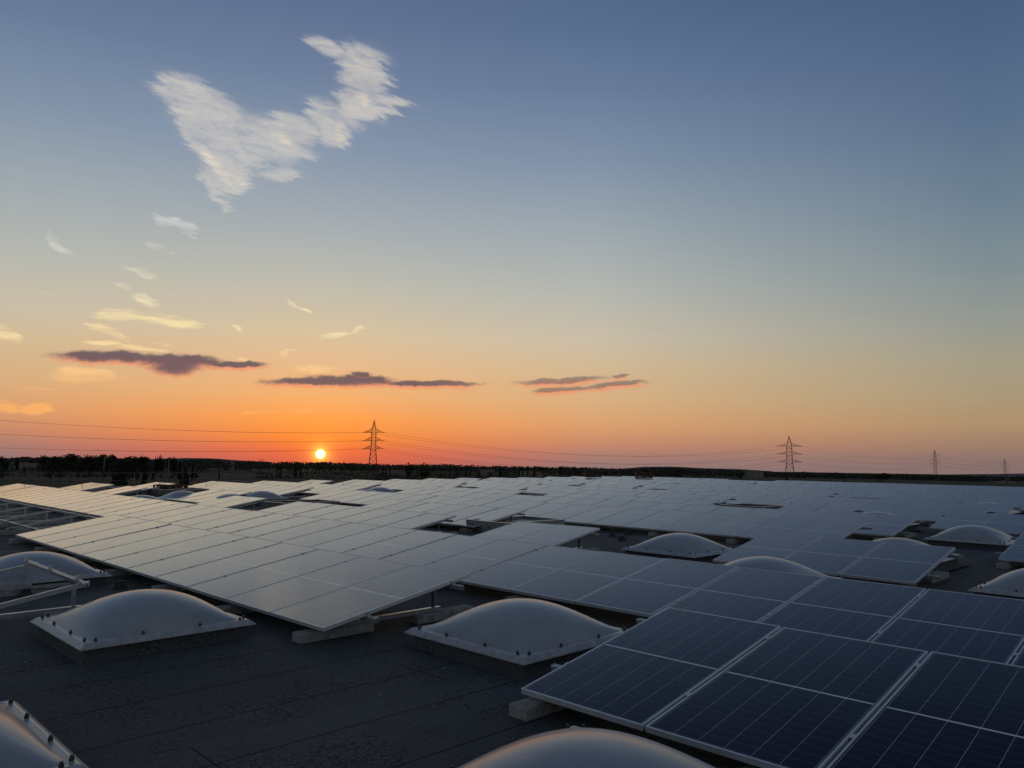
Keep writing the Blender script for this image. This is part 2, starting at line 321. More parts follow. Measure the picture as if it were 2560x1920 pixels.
# bitumen roofing felt
def felt(name, seams=True):
    b = MT(name, (.05, .053, .06), .85, spec=.35)
    co = b.coord(); big = b.noise(co, .42, 5, .62, .6); gran = b.noise(co, 420, 2, .7); gr2 = b.noise(co, 90, 3, .7); med = b.noise(co, 1.6, 5, .65, .4)
    base = b.mix(b.rng(med, .3, .7), (.040, .051, .060), (.064, .077, .086))
    base = b.mix(b.rng(b.noise(co, .8, 4, .55), .55, .75, 0, .4), base, (.050, .062, .052))
    base = b.mix(b.rng(big, .50, .70, 0, .22), base, (.030, .038, .044)); base = b.mix(b.rng(big, .42, .25, 0, .12), base, (.075, .088, .096))
    base = b.mix(b.rng(gran, .35, .75, 0, .75), base, (.15, .16, .165))
    b.rough(b.rng(big, .35, .65, .9, .78))
    base = b.mix(b.rng(gr2, .3, .5, .35, 0), base, (.02, .022, .026))
    v = b.n('ShaderNodeTexVoronoi', feature='DISTANCE_TO_EDGE'); v.inputs['Scale'].default_value = 17
    wv = b.n('ShaderNodeVectorMath', operation='ADD'); b.t.links.new(co, wv.inputs[0])
    wn = b.n('ShaderNodeTexNoise'); b.t.links.new(co, wn.inputs['Vector']); wn.inputs['Scale'].default_value = 14; wn.inputs['Detail'].default_value = 3
    wsc = b.n('ShaderNodeVectorMath', operation='SCALE'); b.t.links.new(wn.outputs['Color'], wsc.inputs[0]); wsc.inputs['Scale'].default_value = .09
    b.t.links.new(wsc.outputs[0], wv.inputs[1]); b.t.links.new(wv.outputs[0], v.inputs['Vector'])
    crack = b.math('MULTIPLY', b.rng(v.outputs['Distance'], .10, .02), b.rng(med, .36, .62))
    base = b.mix(b.math('MULTIPLY', crack, .85), base, (.006, .007, .009))
    h = b.math('ADD', b.math('MULTIPLY', gran, .35), b.math('MULTIPLY', crack, -1.0))
    if seams:
        s = b.n('ShaderNodeSeparateXYZ'); b.t.links.new(b.coord(), s.inputs[0])
        wob = b.math('MULTIPLY', b.math('SUBTRACT', b.noise(b.coord(), 2.5, 3), .5), .03)
        u = b.math('ADD', b.math('ADD', s.outputs[0], 4.52), wob)
        f = b.math('FRACT', b.math('DIVIDE', u, .75)); dd = b.math('MULTIPLY', b.math('MINIMUM', f, b.math('SUBTRACT', 1.0, f)), .75)
        ln = b.rng(dd, .013, .004)
        idx = b.math('FLOOR', b.math('DIVIDE', b.math('ADD', s.outputs[0], 4.52+.375), .75))
        wh = b.n('ShaderNodeTexWhiteNoise', noise_dimensions='1D'); b.t.links.new(idx, wh.inputs['W'])
        off = b.math('MULTIPLY', wh.outputs['Value'], 5.0)
        v2 = b.math('ADD', b.math('ADD', s.outputs[1], off), wob)
        f2 = b.math('FRACT', b.math('DIVIDE', v2, 5.0)); d2 = b.math('MULTIPLY', b.math('MINIMUM', f2, b.math('SUBTRACT', 1.0, f2)), 5.0)
        ln = b.math('MAXIMUM', ln, b.rng(d2, .011, .003))
        band = b.math('MULTIPLY', b.math('SUBTRACT', wh.outputs['Value'], .5), .35)
        base = b.mix(ln, base, (.006, .006, .007))
        sc_ = b.n('ShaderNodeVectorMath', operation='SCALE'); b.t.links.new(base, sc_.inputs[0]); b.t.links.new(b.math('ADD', 1.0, band), sc_.inputs['Scale'])
        base = sc_.outputs[0]
        h = b.math('ADD', h, b.math('MULTIPLY', ln, -2.0))
    b.color(base); b.bump(h, .55, .006)
    return b.m
FELT = felt('bitumen_felt'); FELT2 = felt('bitumen_upstand', False)
# fields
gm = MT('field_ground', (.05, .055, .03), .95, spec=.1)
co = gm.coord('Object'); st = gm.noise(gm.coord('Object', (.0016, .010, 1), rad(-4)), 1.0, 6, .6); st2 = gm.noise(gm.coord('Object', (.006, .045, 1), rad(3)), 1.0, 5, .65); fn = gm.noise(co, .25, 4, .7)
c = gm.mix(gm.rng(st, .38, .62), (.024, .042, .016), (.070, .066, .044))
c = gm.mix(gm.rng(st2, .48, .66, 0, .7), c, (.10, .088, .062)); c = gm.mix(gm.rng(fn, .3, .7, 0, .4), c, (.018, .024, .012))
gm.color(c); GROUND = gm.m
ROADM = varied('pale_track', (.17, .16, .14), .9, .2, .05).m
def leaf(name, a, b):
    m = MT(name, a, .8, spec=.2); oi = m.n('ShaderNodeObjectInfo')
    n = m.noise(m.coord(), .9, 4, .6); m.color(m.mix(m.rng(n, .35, .65), a, b)); return m.m
PINE = leaf('pine_foliage', (.020, .030, .014), (.050, .062, .028))
CYP = leaf('cypress_foliage', (.014, .024, .012), (.034, .046, .020))
BUSHM = leaf('bush_foliage', (.030, .042, .016), (.065, .075, .032))
WOODM = leaf('wood_foliage', (.030, .038, .026), (.070, .074, .052))
BARK = varied('bark', (.07, .055, .04), .9, .3, 2).m
HILLM = varied('far_hill', (.05, .056, .05), .95, .25, .004).m
RENDERM = varied('pale_render', (.20, .19, .18), .85, .1, .3).m
TILE = varied('roof_tile', (.22, .12, .08), .85, .25, .5).m

# ------------------------------------------------------------------ mesh helpers
COL = sc.collection
class B:
    """collects boxes, prisms and tubes, then links them as one mesh object"""
    def __init__(s): s.v = []; s.f = []; s.mi = []; s.sm = []
    def add(s, vs, fs, mi=0, smooth=False):
        o = len(s.v); s.v += [tuple(v) for v in vs]; s.f += [tuple(o+i for i in f) for f in fs]
        s.mi += [mi]*len(fs); s.sm += [smooth]*len(fs)
    def box(s, x0, x1, y0, y1, z0, z1, mi=0, mat=None):
        vs = [Vector((x, y, z)) for z in (z0, z1) for y in (y0, y1) for x in (x0, x1)]
        if mat: vs = [mat @ v for v in vs]
        s.add(vs, [(0, 2, 3, 1), (4, 5, 7, 6), (0, 1, 5, 4), (2, 6, 7, 3), (0, 4, 6, 2), (1, 3, 7, 5)], mi)
    def bevbox(s, x0, x1, y0, y1, z0, z1, b=.01, mi=0):
        vs = []
        for z, i in ((z0, 0), (z1-b, 0), (z1, b)):
            vs += [(x0+i, y0+i, z), (x1-i, y0+i, z), (x1-i, y1-i, z), (x0+i, y1-i, z)]
        fs = [(3, 2, 1, 0), (8, 9, 10, 11)]
        for k in (0, 4):
            for j in range(4): fs.append((k+j, k+(j+1) % 4, k+4+(j+1) % 4, k+4+j))
        s.add(vs, fs, mi)
    def beam(s, a, b, w, h=None, mi=0, up=Vector((0, 0, 1))):
        h = h or w; a = Vector(a); b = Vector(b); d = (b-a).normalized()
        sd_ = d.cross(up)
        if sd_.length < 1e-4: sd_ = d.cross(Vector((1, 0, 0)))
        sd_.normalize(); uu = sd_.cross(d).normalized()
        vs = [p+sd_*(i*w/2)+uu*(j*h/2) for p in (a, b) for i, j in ((-1, -1), (1, -1), (1, 1), (-1, 1))]
        s.add(vs, [(0, 1, 2, 3), (7, 6, 5, 4), (0, 4, 5, 1), (1, 5, 6, 2), (2, 6, 7, 3), (3, 7, 4, 0)], mi)
    def tube(s, pts, r, n=6, mi=0, cap=True, smooth=True):
        pts = [Vector(p) for p in pts]; o = []
        rr_ = r if isinstance(r, (list, tuple)) else [r]*len(pts)
        for i, p in enumerate(pts):
            d = (pts[min(i+1, len(pts)-1)]-pts[max(i-1, 0)]).normalized()
            a = d.cross(Vector((0, 0, 1)));
            if a.length < 1e-3: a = d.cross(Vector((1, 0, 0)))
            a.normalize(); b = a.cross(d)
            o += [p+(a*math.cos(2*math.pi*k/n)+b*math.sin(2*math.pi*k/n))*rr_[i] for k in range(n)]
        fs = [(i*n+k, i*n+(k+1) % n, (i+1)*n+(k+1) % n, (i+1)*n+k) for i in range(len(pts)-1) for k in range(n)]
        s.add(o, fs, mi, smooth)
        if cap:
            s.add(o[:n], [tuple(range(n))[::-1]], mi); s.add(o[-n:], [tuple(range(n))], mi)
    def mesh(s, name, mats):
        me = bpy.data.meshes.new(name); me.from_pydata(s.v, [], s.f)
        for m in (mats if isinstance(mats, (list, tuple)) else [mats]): me.materials.append(m)
        me.polygons.foreach_set('material_index', s.mi); me.polygons.foreach_set('use_smooth', s.sm); me.update()
        return me
    def build(s, name, mats, parent=None, mat=None):
        return put_obj(name, s.mesh(name, mats), parent, mat)
def put_obj(name, me, parent=None, mat=None):
    o = bpy.data.objects.new(name, me); COL.objects.link(o)
    if parent is not None:
        o.parent = parent
        if mat is not None: o.matrix_local = mat
    elif mat is not None: o.matrix_world = mat
    return o
def tag(o, label, cat=None, group=None, kind=None):
    if label: o['label'] = label
    if cat: o['category'] = cat
    if group: o['group'] = group
    if kind: o['kind'] = kind
    return o
def empty(name, mat):
    o = bpy.data.objects.new(name, None); COL.objects.link(o); o.empty_display_size = .2; o.matrix_world = mat; return o
T = Matrix.Translation
# roof coordinates: u along the panel rows (towards the lower right), v away from the camera, z above the low panel edge
YAW = -0.7881; H0 = 1.6162; TILT = 0.1748; V0 = 4.0378; PV_ = 2.8873; ROOFZ = -0.17
UV = M_ROOF @ Matrix.Rotation(YAW, 4, 'Z') @ T((0, 0, -H0))       # (u, v, z) -> world
def at(u, v, z=0.0): return UV @ T((u, v, z))

# ------------------------------------------------------------------ roof
b = B()
b.add([(-41.4, -14, ROOFZ), (16, -14, ROOFZ), (16, 55.6, ROOFZ), (-41.4, 55.6, ROOFZ)], [(0, 1, 2, 3)])
rf = b.build('roof', FELT, mat=UV); tag(rf, None, kind='structure')
b = B()
b.box(-41.4, 16, -14, 55.6, -9.3, ROOFZ-.012)
hall = b.build('warehouse', varied('facade_cladding', (.22, .22, .23), .6, .1, .5).m, mat=UV)
tag(hall, 'flat roofed industrial hall carrying the dark felt roof and all the solar panels', 'building')
b = B(); b.bevbox(-41.4, 16, 55.25, 55.6, ROOFZ+.003, .25, .02)
par = b.build('parapet', FELT2, hall, UV)
par.matrix_world = UV
b = B(); b.bevbox(-41.4, -41.22, -14, 55.24, ROOFZ+.003, -.06, .01)
par2 = b.build('roof_edge_trim', ZINC, hall); par2.matrix_world = UV

# ------------------------------------------------------------------ solar arrays
ct, st_ = math.cos(TILT), math.sin(TILT)
b = B(); b.box(.012, PW-.012, .012, PL-.012, -.030, -.0025, 0)
b.mi = [1, 0, 1, 1, 1, 1]
ME_PANEL = b.mesh('solar_panel', [PV, BACK])
b = B(); fw = .014; fh = .036
for x0, x1, y0, y1 in ((0, PW, 0, fw), (0, PW, PL-fw, PL), (0, fw, fw, PL-fw), (PW-fw, PW, fw, PL-fw)): b.box(x0, x1, y0, y1, -fh, 0)
ME_FRAME = b.mesh('frame', ALU)
b = B(); b.box(-.015, .015, -.02, .02, -.006, .002); b.tube([(0, 0, .002), (0, 0, .006)], .006, 6)
ME_CLAMP = b.mesh('clamp', ALU)
b = B(); b.box(-.04, 0, -.02, .02, -.040, -.034); b.box(-.006, 0, -.02, .02, -.034, .003); b.box(-.002, .014, -.02, .02, .0005, .004); b.tube([(-.022, 0, -.034), (-.022, 0, -.012)], .008, 6)
ME_ENDCL = b.mesh('end_clamp', ALU_RAW)
SL, SH = .50, 1.62                                   # rails: distance up the slope
def rail_mesh(length):
    b = B(); w, h = .040, .045
    b.box(0, length, -w/2, w/2, -h, -h+.004); b.box(0, length, -w/2, -w/2+.004, -h+.004, 0); b.box(0, length, w/2-.004, w/2, -h+.004, 0)
    b.box(0, length, -w/2+.004, -w/2+.013, -.004, 0); b.box(0, length, w/2-.013, w/2-.004, -.004, 0); b.box(0, length, -w/2+.004, w/2-.004, -h*.55, -h*.55+.003)
    return b.mesh('rail', ALU_RAW)
# support triangle in local (u, v, z): z of panel plane = v*tan(TILT)
def sup_mesh():
    b = B(); zt = lambda v: v*math.tan(TILT)-.036-.048
    a0, a1 = Vector((0, .30, zt(.30)-.022)), Vector((0, 1.72, zt(1.72)-.022))
    b.beam(a0, a1, .004, .05); b.beam(a0+Vector((-.015, 0, .023)), a1+Vector((-.015, 0, .023)), .034, .004)
    z0 = -.066
    b.beam((0, .26, z0+.005), (0, 1.66, z0+.005), .004, .04); b.beam((-.02, .26, z0+.027), (-.02, 1.66, z0+.027), .044, .004)
    b.beam((-.003, 1.55, z0-.01), (-.003, 1.55, zt(1.55)-.01), .004, .055); b.beam((-.02, 1.575, z0-.01), (-.02, 1.575, zt(1.55)-.01), .036, .004)
    for v, z in ((.34, zt(.34)-.02), (1.55, zt(1.55)-.03), (1.55, z0+.01)): b.tube([(.002, v, z), (.014, v, z)], .009, 6)
    return b.mesh('support_frame', ALU_RAW)
ME_SUP = sup_mesh()
def block_mesh(v0, v1, hh=.092, w=.17):
    b = B(); b.bevbox(-w/2, w/2, v0, v1, ROOFZ+.002, ROOFZ+hh, .012); return b.mesh('ballast_block', CONC)
ME_BLK1, ME_BLK2 = block_mesh(-.10, .74), block_mesh(1.28, 2.10)
ORD = ['front', 'second', 'third', 'fourth', 'fifth', 'sixth', 'seventh', 'eighth', 'ninth', 'tenth', 'eleventh', 'twelfth', 'thirteenth', 'fourteenth', 'fifteenth', 'sixteenth', 'seventeenth']
NUM = ['', 'one', 'two', 'three', 'four', 'five', 'six', 'seven', 'eight', 'nine', 'ten', 'eleven', 'twelve']
rng = random.Random(3)
def array(vlow, u0, u1, n, label, det, group):
    dz = rng.uniform(-.012, .012) if det < 2 else 0
    root = empty('solar_array', at(u0, vlow, dz)); tag(root, label, 'solar array', group)
    pitch = (u1-u0+.02)/n; sx_ = (pitch-.022)/PW
    slope = Matrix.Rotation(TILT, 4, 'X')
    for i in range(n):
        j = slope.copy() if det < 2 else slope
        jit = Matrix.Rotation(rng.uniform(-.0028, .0028), 4, 'X') @ Matrix.Rotation(rng.uniform(-.0028, .0028), 4, 'Y')
        m = T((i*pitch, 0, 0)) @ slope @ jit @ Matrix.Diagonal((sx_, 1, 1, 1))
        p = put_obj('solar_panel', ME_PANEL, root, m)
        f = put_obj('frame', ME_FRAME, p)
        if det >= 2 and i < n-1:
            for s in (SL, SH): put_obj('clamp', ME_CLAMP, p, T(((pitch-.011)/sx_, s, .004)))
    L = n*pitch
    rl = rail_mesh(L+.30)
    for s in (SL, SH):
        r = put_obj('rail', rl, root, slope @ T((-.15, s, -.037)))
    if det >= 2:
        for s in (SL, SH):
            put_obj('end_clamp', ME_ENDCL, root, slope @ T((-.001, s, 0)))
            put_obj('end_clamp', ME_ENDCL, root, slope @ T((L-.021, s, 0)) @ Matrix.Rotation(math.pi, 4, 'Z'))
    ns = max(2, int(round(L/2.12))+1)
    for k in range(ns):
        if det == 0 and k not in (0, ns-1): continue
        uu = .12+(L-.24)*k/(ns-1)
        if k == ns-1: uu = L-.28
        put_obj('support_frame', ME_SUP, root, T((uu, 0, 0)))
        if det >= 1:
            put_obj('ballast_block', ME_BLK1, root, T((uu-.05, 0, 0))); put_obj('ballast_block', ME_BLK2, root, T((uu+.0, 0, 0)))
    return root
def vl(k): return V0+PV_*k
ROWS = {
 0: [(-18.25, -6.57, 11), (-3.94, 1.36, 5)],
 1: [(-39.82, 1.52, 39)],
 2: [(-39.6, -36.4, 3), (-34.7, -32.5, 2), (-24.7, -22.5, 2), (-20.6, -13.5, 7), (-11.5, -9.32, 2)],
 2.58: [(-30.1, -26.9, 3), (-6.81, -3.7, 3)],
 3: [(-39.4, -37.0, 2), (-20.08, -14.05, 6)],
 4: [(-39.6, -29.5, 10), (-27.4, -6.54, 20), (-3.66, 3.76, 7)],
 5: [(-39.6, -29.5, 10), (-26.5, -6.38, 19)],
 6: [(-39.6, -37.3, 2), (-34.8, -32.6, 2), (-28.9, -22.45, 6), (-20.87, -13.45, 7), (-11.02, -8.9, 2), (-6.5, 2.0, 8)],
 7: [(-39.6, -29.7, 9), (-26.2, -25.1, 1), (-22.6, -14.5, 8), (-12.1, -6.25, 5)],
 8: [(-39.6, -32.6, 7), (-30.3, -6.23, 23), (-3.3, 3.0, 6)],
 9: [(-39.7, -29.5, 10), (-26.3, -23.1, 3), (-20.9, -13.3, 7), (-11.1, -8.6, 2), (-5.9, 1.5, 7)],
 10: [(-39.9, -37.7, 2), (-35.4, -28.8, 6), (-26.2, -24.8, 1), (-22.6, -14.3, 8), (-11.9, 1, 12)],
 11: [(-39.9, -34.0, 6), (-31.5, 1, 31)],
 12: [(-39.9, -37.35, 2), (-36.2, -28.0, 8), (-25.5, -12.6, 12), (-10.6, 0, 10)],
 13: [(-39.7, -37.0, 2), (-35.8, -23.1, 12), (-21.1, -13.6, 7), (-11.4, 0, 11)],
 14: [(-39.8, -24.2, 15), (-22.2, -2, 19)],
 15: [(-39.6, -3, 34)],
 16: [(-39.2, -29.4, 9), (-25.7, -5, 19)],
}
SPECIAL = {(0, 0): 'eleven tilted solar panels on aluminium rails, front row left of the middle skylight',
 (0, 1): 'front right block of dark blue solar panels with clear cell lines, nearest the camera',
 (1, 0): 'longest unbroken row of solar panels, second from the camera, crossing the whole picture',
 (2, 4): 'pair of solar panels between the open grey roof hatch and the felt clearing',
 (2.58, 1): 'three dark solar panels standing alone above the skylight behind the second row, right half',
 (4, 2): 'solar panels cut by the right picture edge with a pale block at their left corner'}
PLACE = ['by the far left roof railing', 'second group from the left railing', 'third group from the left railing', 'fourth group from the left railing', 'fifth group from the left railing', 'sixth group from the left railing']
for k in sorted(ROWS):
    segs = ROWS[k]
    for i, (u0, u1, n) in enumerate(segs):
        lab = SPECIAL.get((k, i))
        if not lab:
            cnt = NUM[n] if n < 13 else 'many'
            if k == 2.58: lab = 'three pale solar panels standing forward of their row beside two far left skylights'
            else:
                pl = PLACE[i] if len(segs) > 1 else 'unbroken across the whole roof'
                lab = f"{cnt} solar panel{'s' if n > 1 else ''}, {ORD[k]} row back, {pl}"
        near = (k <= 1) or (k == 2.58 and i == 1)
        det = 2 if near or k in (2,) and i >= 3 else (1 if k <= 5 else 0)
        array(vl(k), u0, u1, n, lab, det, 'rows of solar panels on the flat roof')

# bare racks waiting for panels
def rack(vlow, u0, u1, ends, label):
    root = empty('mounting_rack', at(u0, vlow, 0)); tag(root, label, 'mounting rack', 'bare aluminium racks at the left edge')
    slope = Matrix.Rotation(TILT, 4, 'X'); L = u1-u0
    for s, (a, c_) in zip((SL, SH), ends):
        r = put_obj('rail', rail_mesh(c_-a), root, slope @ T((a-u0, s, -.037)))
        for q in np.arange(.08, c_-a, 1.06):
            put_obj('end_clamp', ME_ENDCL, root, slope @ T((a-u0+q+.02, s, 0)))
    for q in np.arange(.16, L, 2.1 if L > 4 else L-.45):
        put_obj('support_frame', ME_SUP, root, T((q, 0, 0)))
        put_obj('ballast_block', ME_BLK1, root, T((q-.05, 0, 0))); put_obj('ballast_block', ME_BLK2, root, T((q, 0, 0)))
rack(vl(0), -33.0, -18.35, ((-33, -18.3), (-33, -18.3)), 'bare aluminium rack without panels left of the front panel row')
rack(vl(-1)-.02, -11.75, -9.2, ((-11.9, -9.2), (-11.75, -9.2)), 'short bare aluminium rail on two posts between the two left skylights')

# ------------------------------------------------------------------ skylights
HS = .80
def dome_mesh():
    n = 26; w = .70; vs = []; fs = []
    for j in range(n+1):
        for i in range(n+1):
            x = -1+2*i/n; y = -1+2*j/n
            x = math.sin(x*math.pi/2)*.35+x*.65; y = math.sin(y*math.pi/2)*.35+y*.65
            z = .275*((1-x*x)*(1-y*y))**.78
            vs.append((x*w, y*w, z+.004))
    for j in range(n):
        for i in range(n): a = j*(n+1)+i; fs.append((a, a+1, a+n+2, a+n+1))
    b = B(); b.add(vs, fs, 0, True); return b.mesh('dome', OPAL)
def ring(b, levels):
    """levels: list of (half size, z)"""
    vs = []; fs = []
    for h, z in levels: vs += [(-h, -h, z), (h, -h, z), (h, h, z), (-h, h, z)]
    for k in range(len(levels)-1):
        for j in range(4): fs.append((4*k+j, 4*k+4+j, 4*k+4+(j+1) % 4, 4*k+(j+1) % 4))
    b.add(vs, [f[::-1] for f in fs])
ME_DOME = dome_mesh()
b = B(); ring(b, [(.69, -.004), (.698, .006), (.735, .008), (.752, .004), (.80, -.034), (.80, -.042), (.745, -.030), (.74, -.05)]); ME_FLANGE = b.mesh('rim', FLANGE)
b = B(); ring(b, [(.735, -.03), (.74, -.135), (.80, -.168), (.90, -.1685)]); ME_CURB = b.mesh('curb', FELT2)
b = B(); ring(b, [(.88, -.1650), (1.03, -.1640), (1.034, -.1700)]); ring(b, [(1.034, -.1640), (1.046, -.1668), (1.048, -.1700)]); b.mi = [0]*8+[1]*8; ME_COLLAR = b.mesh('felt_collar', [FELT2, BLACKP])
b = B(); b.tube([(0, 0, 0), (0, 0, .018)], .014, 8); b.tube([(0, 0, .018), (0, 0, .034)], [.012, .009], 6); ME_BOLT = b.mesh('bolt', BOLT)
def skylight(u, v, label, bolts=False, dz=0):
    root = empty('skylight', at(u, v, -.01+dz) @ Matrix.Rotation(rng.uniform(-.006, .006), 4, 'Z')); tag(root, label, 'skylight', 'domed skylights set into the flat roof')
    put_obj('dome', ME_DOME, root); put_obj('rim', ME_FLANGE, root)
    c_ = put_obj('curb', ME_CURB, root)
    if bolts: put_obj('felt_collar', ME_COLLAR, root, Matrix.Rotation(rng.uniform(-.02, .02), 4, 'Z'))
    if bolts:
        for t_ in (-.66, -.26, .26, .66):
            for x, y in ((t_, -.728), (t_, .728), (-.728, t_), (.728, t_)):
                put_obj('bolt', ME_BOLT, root, T((x, y, .004)))
    return root
SK = [(-8.18, 2.97, 'large domed skylight at the lower left, in front of the eleven panel row', 1),
 (-5.29, 5.43, 'domed skylight in the middle between the front row and the near right panels', 1),
 (-12.4, 2.97, 'domed skylight at the left edge behind the bare aluminium rail', 1),
 (-5.33, .64, 'skylight corner with black bolts cut off by the lower left picture corner', 1),
 (-2.44, 3.0, 'skylight at the bottom edge below the near right panels, mirroring the orange sky', 1),
 (-8.14, 12.6, 'domed skylight in the felt clearing behind the second row, right of centre', 1),
 (-5.21, 10.17, 'skylight top rising just behind the second panel row, right half', 0),
 (-2.29, 12.38, 'domed skylight at the right picture edge beside the lone three panels', 1),
 (-5.0, 19.41, 'domed skylight at the right, behind the bare patch of felt', 1),
 (-4.96, 14.6, 'skylight top peeping over the lone three panels at the right', 0),
 (-7.85, 21.65, 'thin skylight crest behind the sixth row right of centre', 0),
 (-7.3, 30.1, 'small bright skylight crest far back near the right edge', 0),
 (-4.6, 24.9, 'sliver of a skylight at the right picture edge behind the panels', 0),
 (-27.9, 9.85, 'front one of the two skylights behind the second row at the far left', 0),
 (-30.5, 12.3, 'rear one of the two skylights beside the low pallet, far left', 0),
 (-27.2, 12.75, 'skylight half hidden under three pale panels, left of the low grey hatch', 0),
 (-28.95, 14.8, 'skylight in the felt gap behind the low grey hatch, left of the pylon', 0),
 (-30.0, 21.2, 'dark skylight below the nearest pylon', 0),
 (-28.2, 19.2, 'pale skylight crest touching the dark skylight below the nearest pylon', 0),
 (-27.5, 24.3, 'skylight with a dark wedge at its right, right of the nearest pylon', 0),
 (-27.4, 32.1, 'dark domed skylight far back, below the centre of the roof edge', 0),
 (-33.0, 35.6, 'far skylight beside a dark gap in the thirteenth row, left of centre', 0),
 (-27.4, 50.6, 'pale skylight at the far roof edge below the second pylon', 0),
 (-27.2, 41.6, 'small dark skylight crest far back right of the wooden pallets', 0)]
HIGH = {(-5.21, 10.17): .035, (-4.96, 14.6): .035, (-7.85, 21.65): .05, (-7.3, 30.1): .05, (-4.6, 24.9): .04, (-27.4, 32.1): .04}
for u, v, lab, bl in SK: skylight(u, v, lab, bool(bl), HIGH.get((u, v), 0))

# ------------------------------------------------------------------ open smoke hatches
def hatch(u0, u1, v0, v1, label, top=.10, mat=None, cover=False):
    w, d = u1-u0, v1-v0; root = empty('roof_hatch', at(u0, v0, 0)); tag(root, label, 'roof hatch', 'sheet metal hatches on the roof')
    first = u0 == -14.6; mat = mat or (ZINC if not first else HATCHM); b = B(); t = .03; z0 = ROOFZ+.002
    b.box(0, w, 0, t, z0, top); b.box(0, w, d-t, d, z0, top); b.box(0, t, t, d-t, z0, top); b.box(w-t, w, t, d-t, z0, top)
    b.build('kerb', mat, root)
    b = B(); e = .018
    b.box(-e, w+e, -e, .05, top+.002, top+.014); b.box(-e, w+e, d-.05, d+e, top+.002, top+.014); b.box(-e, .05, .05, d-.05, top+.002, top+.014); b.box(w-.05, w+e, .05, d-.05, top+.002, top+.014)
    b.build('cap', ALU, root)
    b = B(); zz = top-.03 if cover else (top-.06 if first else ROOFZ+.07)
    b.box(t, w-t, t, d-t, zz-.01, zz); b.build('lid' if cover else 'floor_plate', DARKBOX if cover else mat, root)
    b = B(); b.box(-.09, w+.09, -.09, 0-.001, ROOFZ+.001, ROOFZ+.03); b.box(-.09, -.001, 0, d+.09, ROOFZ+.001, ROOFZ+.03); b.box(w+.001, w+.09, 0, d+.09, ROOFZ+.001, ROOFZ+.03)
    b.build('base_flange', FELT2, root)
    b = B(); b.tube([(w*.55, -.001, -.03), (w*.55, -.02, -.03)], .02, 8); b.tube([(w*.55, -.02, -.03), (w*.55+.015, -.022, -.06)], .006, 5); b.build('latch', BLACKP, root)
HT = [(-14.6, -13.1, 12.95, 14.97, 'grey metal roof hatch with a raised open frame at the centre of the roof', .10),
 (-24.73, -23.28, 12.7, 14.8, 'low reddish grey roof hatch left of centre, in front of a skylight', .10),
 (-24.85, -23.0, 24.35, 25.4, 'dark slot shaped roof hatch far back, left of the picture centre', .10),
 (-24.3, -22.87, 33.8, 35.2, 'dark slot shaped roof hatch far back, below the wooden pallets', .10),
 (-14.1, -12.55, 24.35, 25.9, 'slot shaped roof hatch between the panels right of centre', .10),
 (-13.7, -12.1, 33.0, 34.8, 'slot shaped roof hatch far right, three quarters across the picture', .10),
 (-23.8, -22.6, 44.3, 45.9, 'small dark slot at the far roof edge left of the second pylon', .10),
 (-13.1, -11.6, 42.4, 43.9, 'thin dark slot far back near the right picture edge', .10),
 (-37.4, -35.35, 13.45, 15.45, 'closed grey blue roof hatch under the low pallet at the far left', .10)]
for i, (a, b_, c_, d_, lab, tp) in enumerate(HT): hatch(a, b_, c_, d_, lab, tp, cover=(i == 8))
hatch(-38.9, -37.2, 11.9, 13.1, 'dark flat vent housing behind two solar panels near the left railing', .16, DARKBOX, True)

# ------------------------------------------------------------------ pallets
def pallet_mesh(b, z, nb=3, mi=0, lx=1.2, ly=.8):
    for y in (0, .2, .4, .6, .7): b.box(0, lx, y, y+.095, z+.122, z+.144, mi)
    for x in (0, lx/2-.05, lx-.1): b.box(x, x+.1, 0, ly, z+.10, z+.1215, mi)
    b.box(.01, lx-.01, .012, .032, z+.03, z+.075, mi); b.box(.01, lx-.01, ly-.032, ly-.012, z+.03, z+.075, mi); b.box(.03, .05, .04, ly-.04, z+.03, z+.075, mi); b.box(lx-.05, lx-.03, .04, ly-.04, z+.03, z+.075, mi)
    for x in (0, lx/2-.07, lx-.145):
        for y in (0, ly/2-.05, ly-.1): b.box(x, x+.145, y, y+.1, z+.022, z+.0995, mi)
    for y in (0, ly/2-.05, ly-.1): b.box(0, lx, y, y+.1, z, z+.0215, mi)
def pallet(mat, label, group='wooden pallets left on the roof'):
    b = B(); pallet_mesh(b, 0); o = b.build('pallet', WOOD, None, mat); tag(o, label, 'pallet', group); return o
R45 = Matrix.Rotation(-YAW, 4, 'Z')
b = B()
for k in range(5):
    z = 0
    b.box(.02+k*.5, .12+k*.5, 0, .09, 0, .11); b.box(.27+k*.5, .37+k*.5, 0, .09, 0, .11); b.box(.02+k*.5, .12+k*.5, .7, .79, 0, .11)
b.box(0, 2.5, 0, .10, .1105, .14); b.box(0, 2.5, .35, .45, .1105, .14); b.box(0, 2.5, .70, .80, .1105, .14)
for x in np.arange(0, 2.4, .3): b.box(x, x+.1, 0, .8, .1405, .158)
lp = b.build('pallet', WOOD, None, at(-37.2, 13.6, .116) @ R45 @ T((0, 0, 0)) @ Matrix.Rotation(rad(3), 4, 'Z') @ Matrix.Diagonal((.62, 1, 1, 1)))
tag(lp, 'long low wooden pallet lying on the closed hatch at the far left', 'pallet', 'wooden pallets left on the roof')
for j, (px_u, px_v, nm) in enumerate(((-36.6, 45.0, 'left'), (-33.6, 47.2, 'right'))):
    for k in range(4 if j == 0 else 3):
        lvl = ['bottom', 'second', 'third', 'top'][k] if j == 0 else ['bottom', 'middle', 'top'][k]
        base = T((0, 0, .0))
        pallet(at(px_u, px_v, .345+k*.1445) @ R45 @ Matrix.Rotation(rng.uniform(-.04, .04), 4, 'Z') @ T((-.6, -.4, 0)), f'{lvl} wooden pallet of the {nm} stack at the far roof edge')

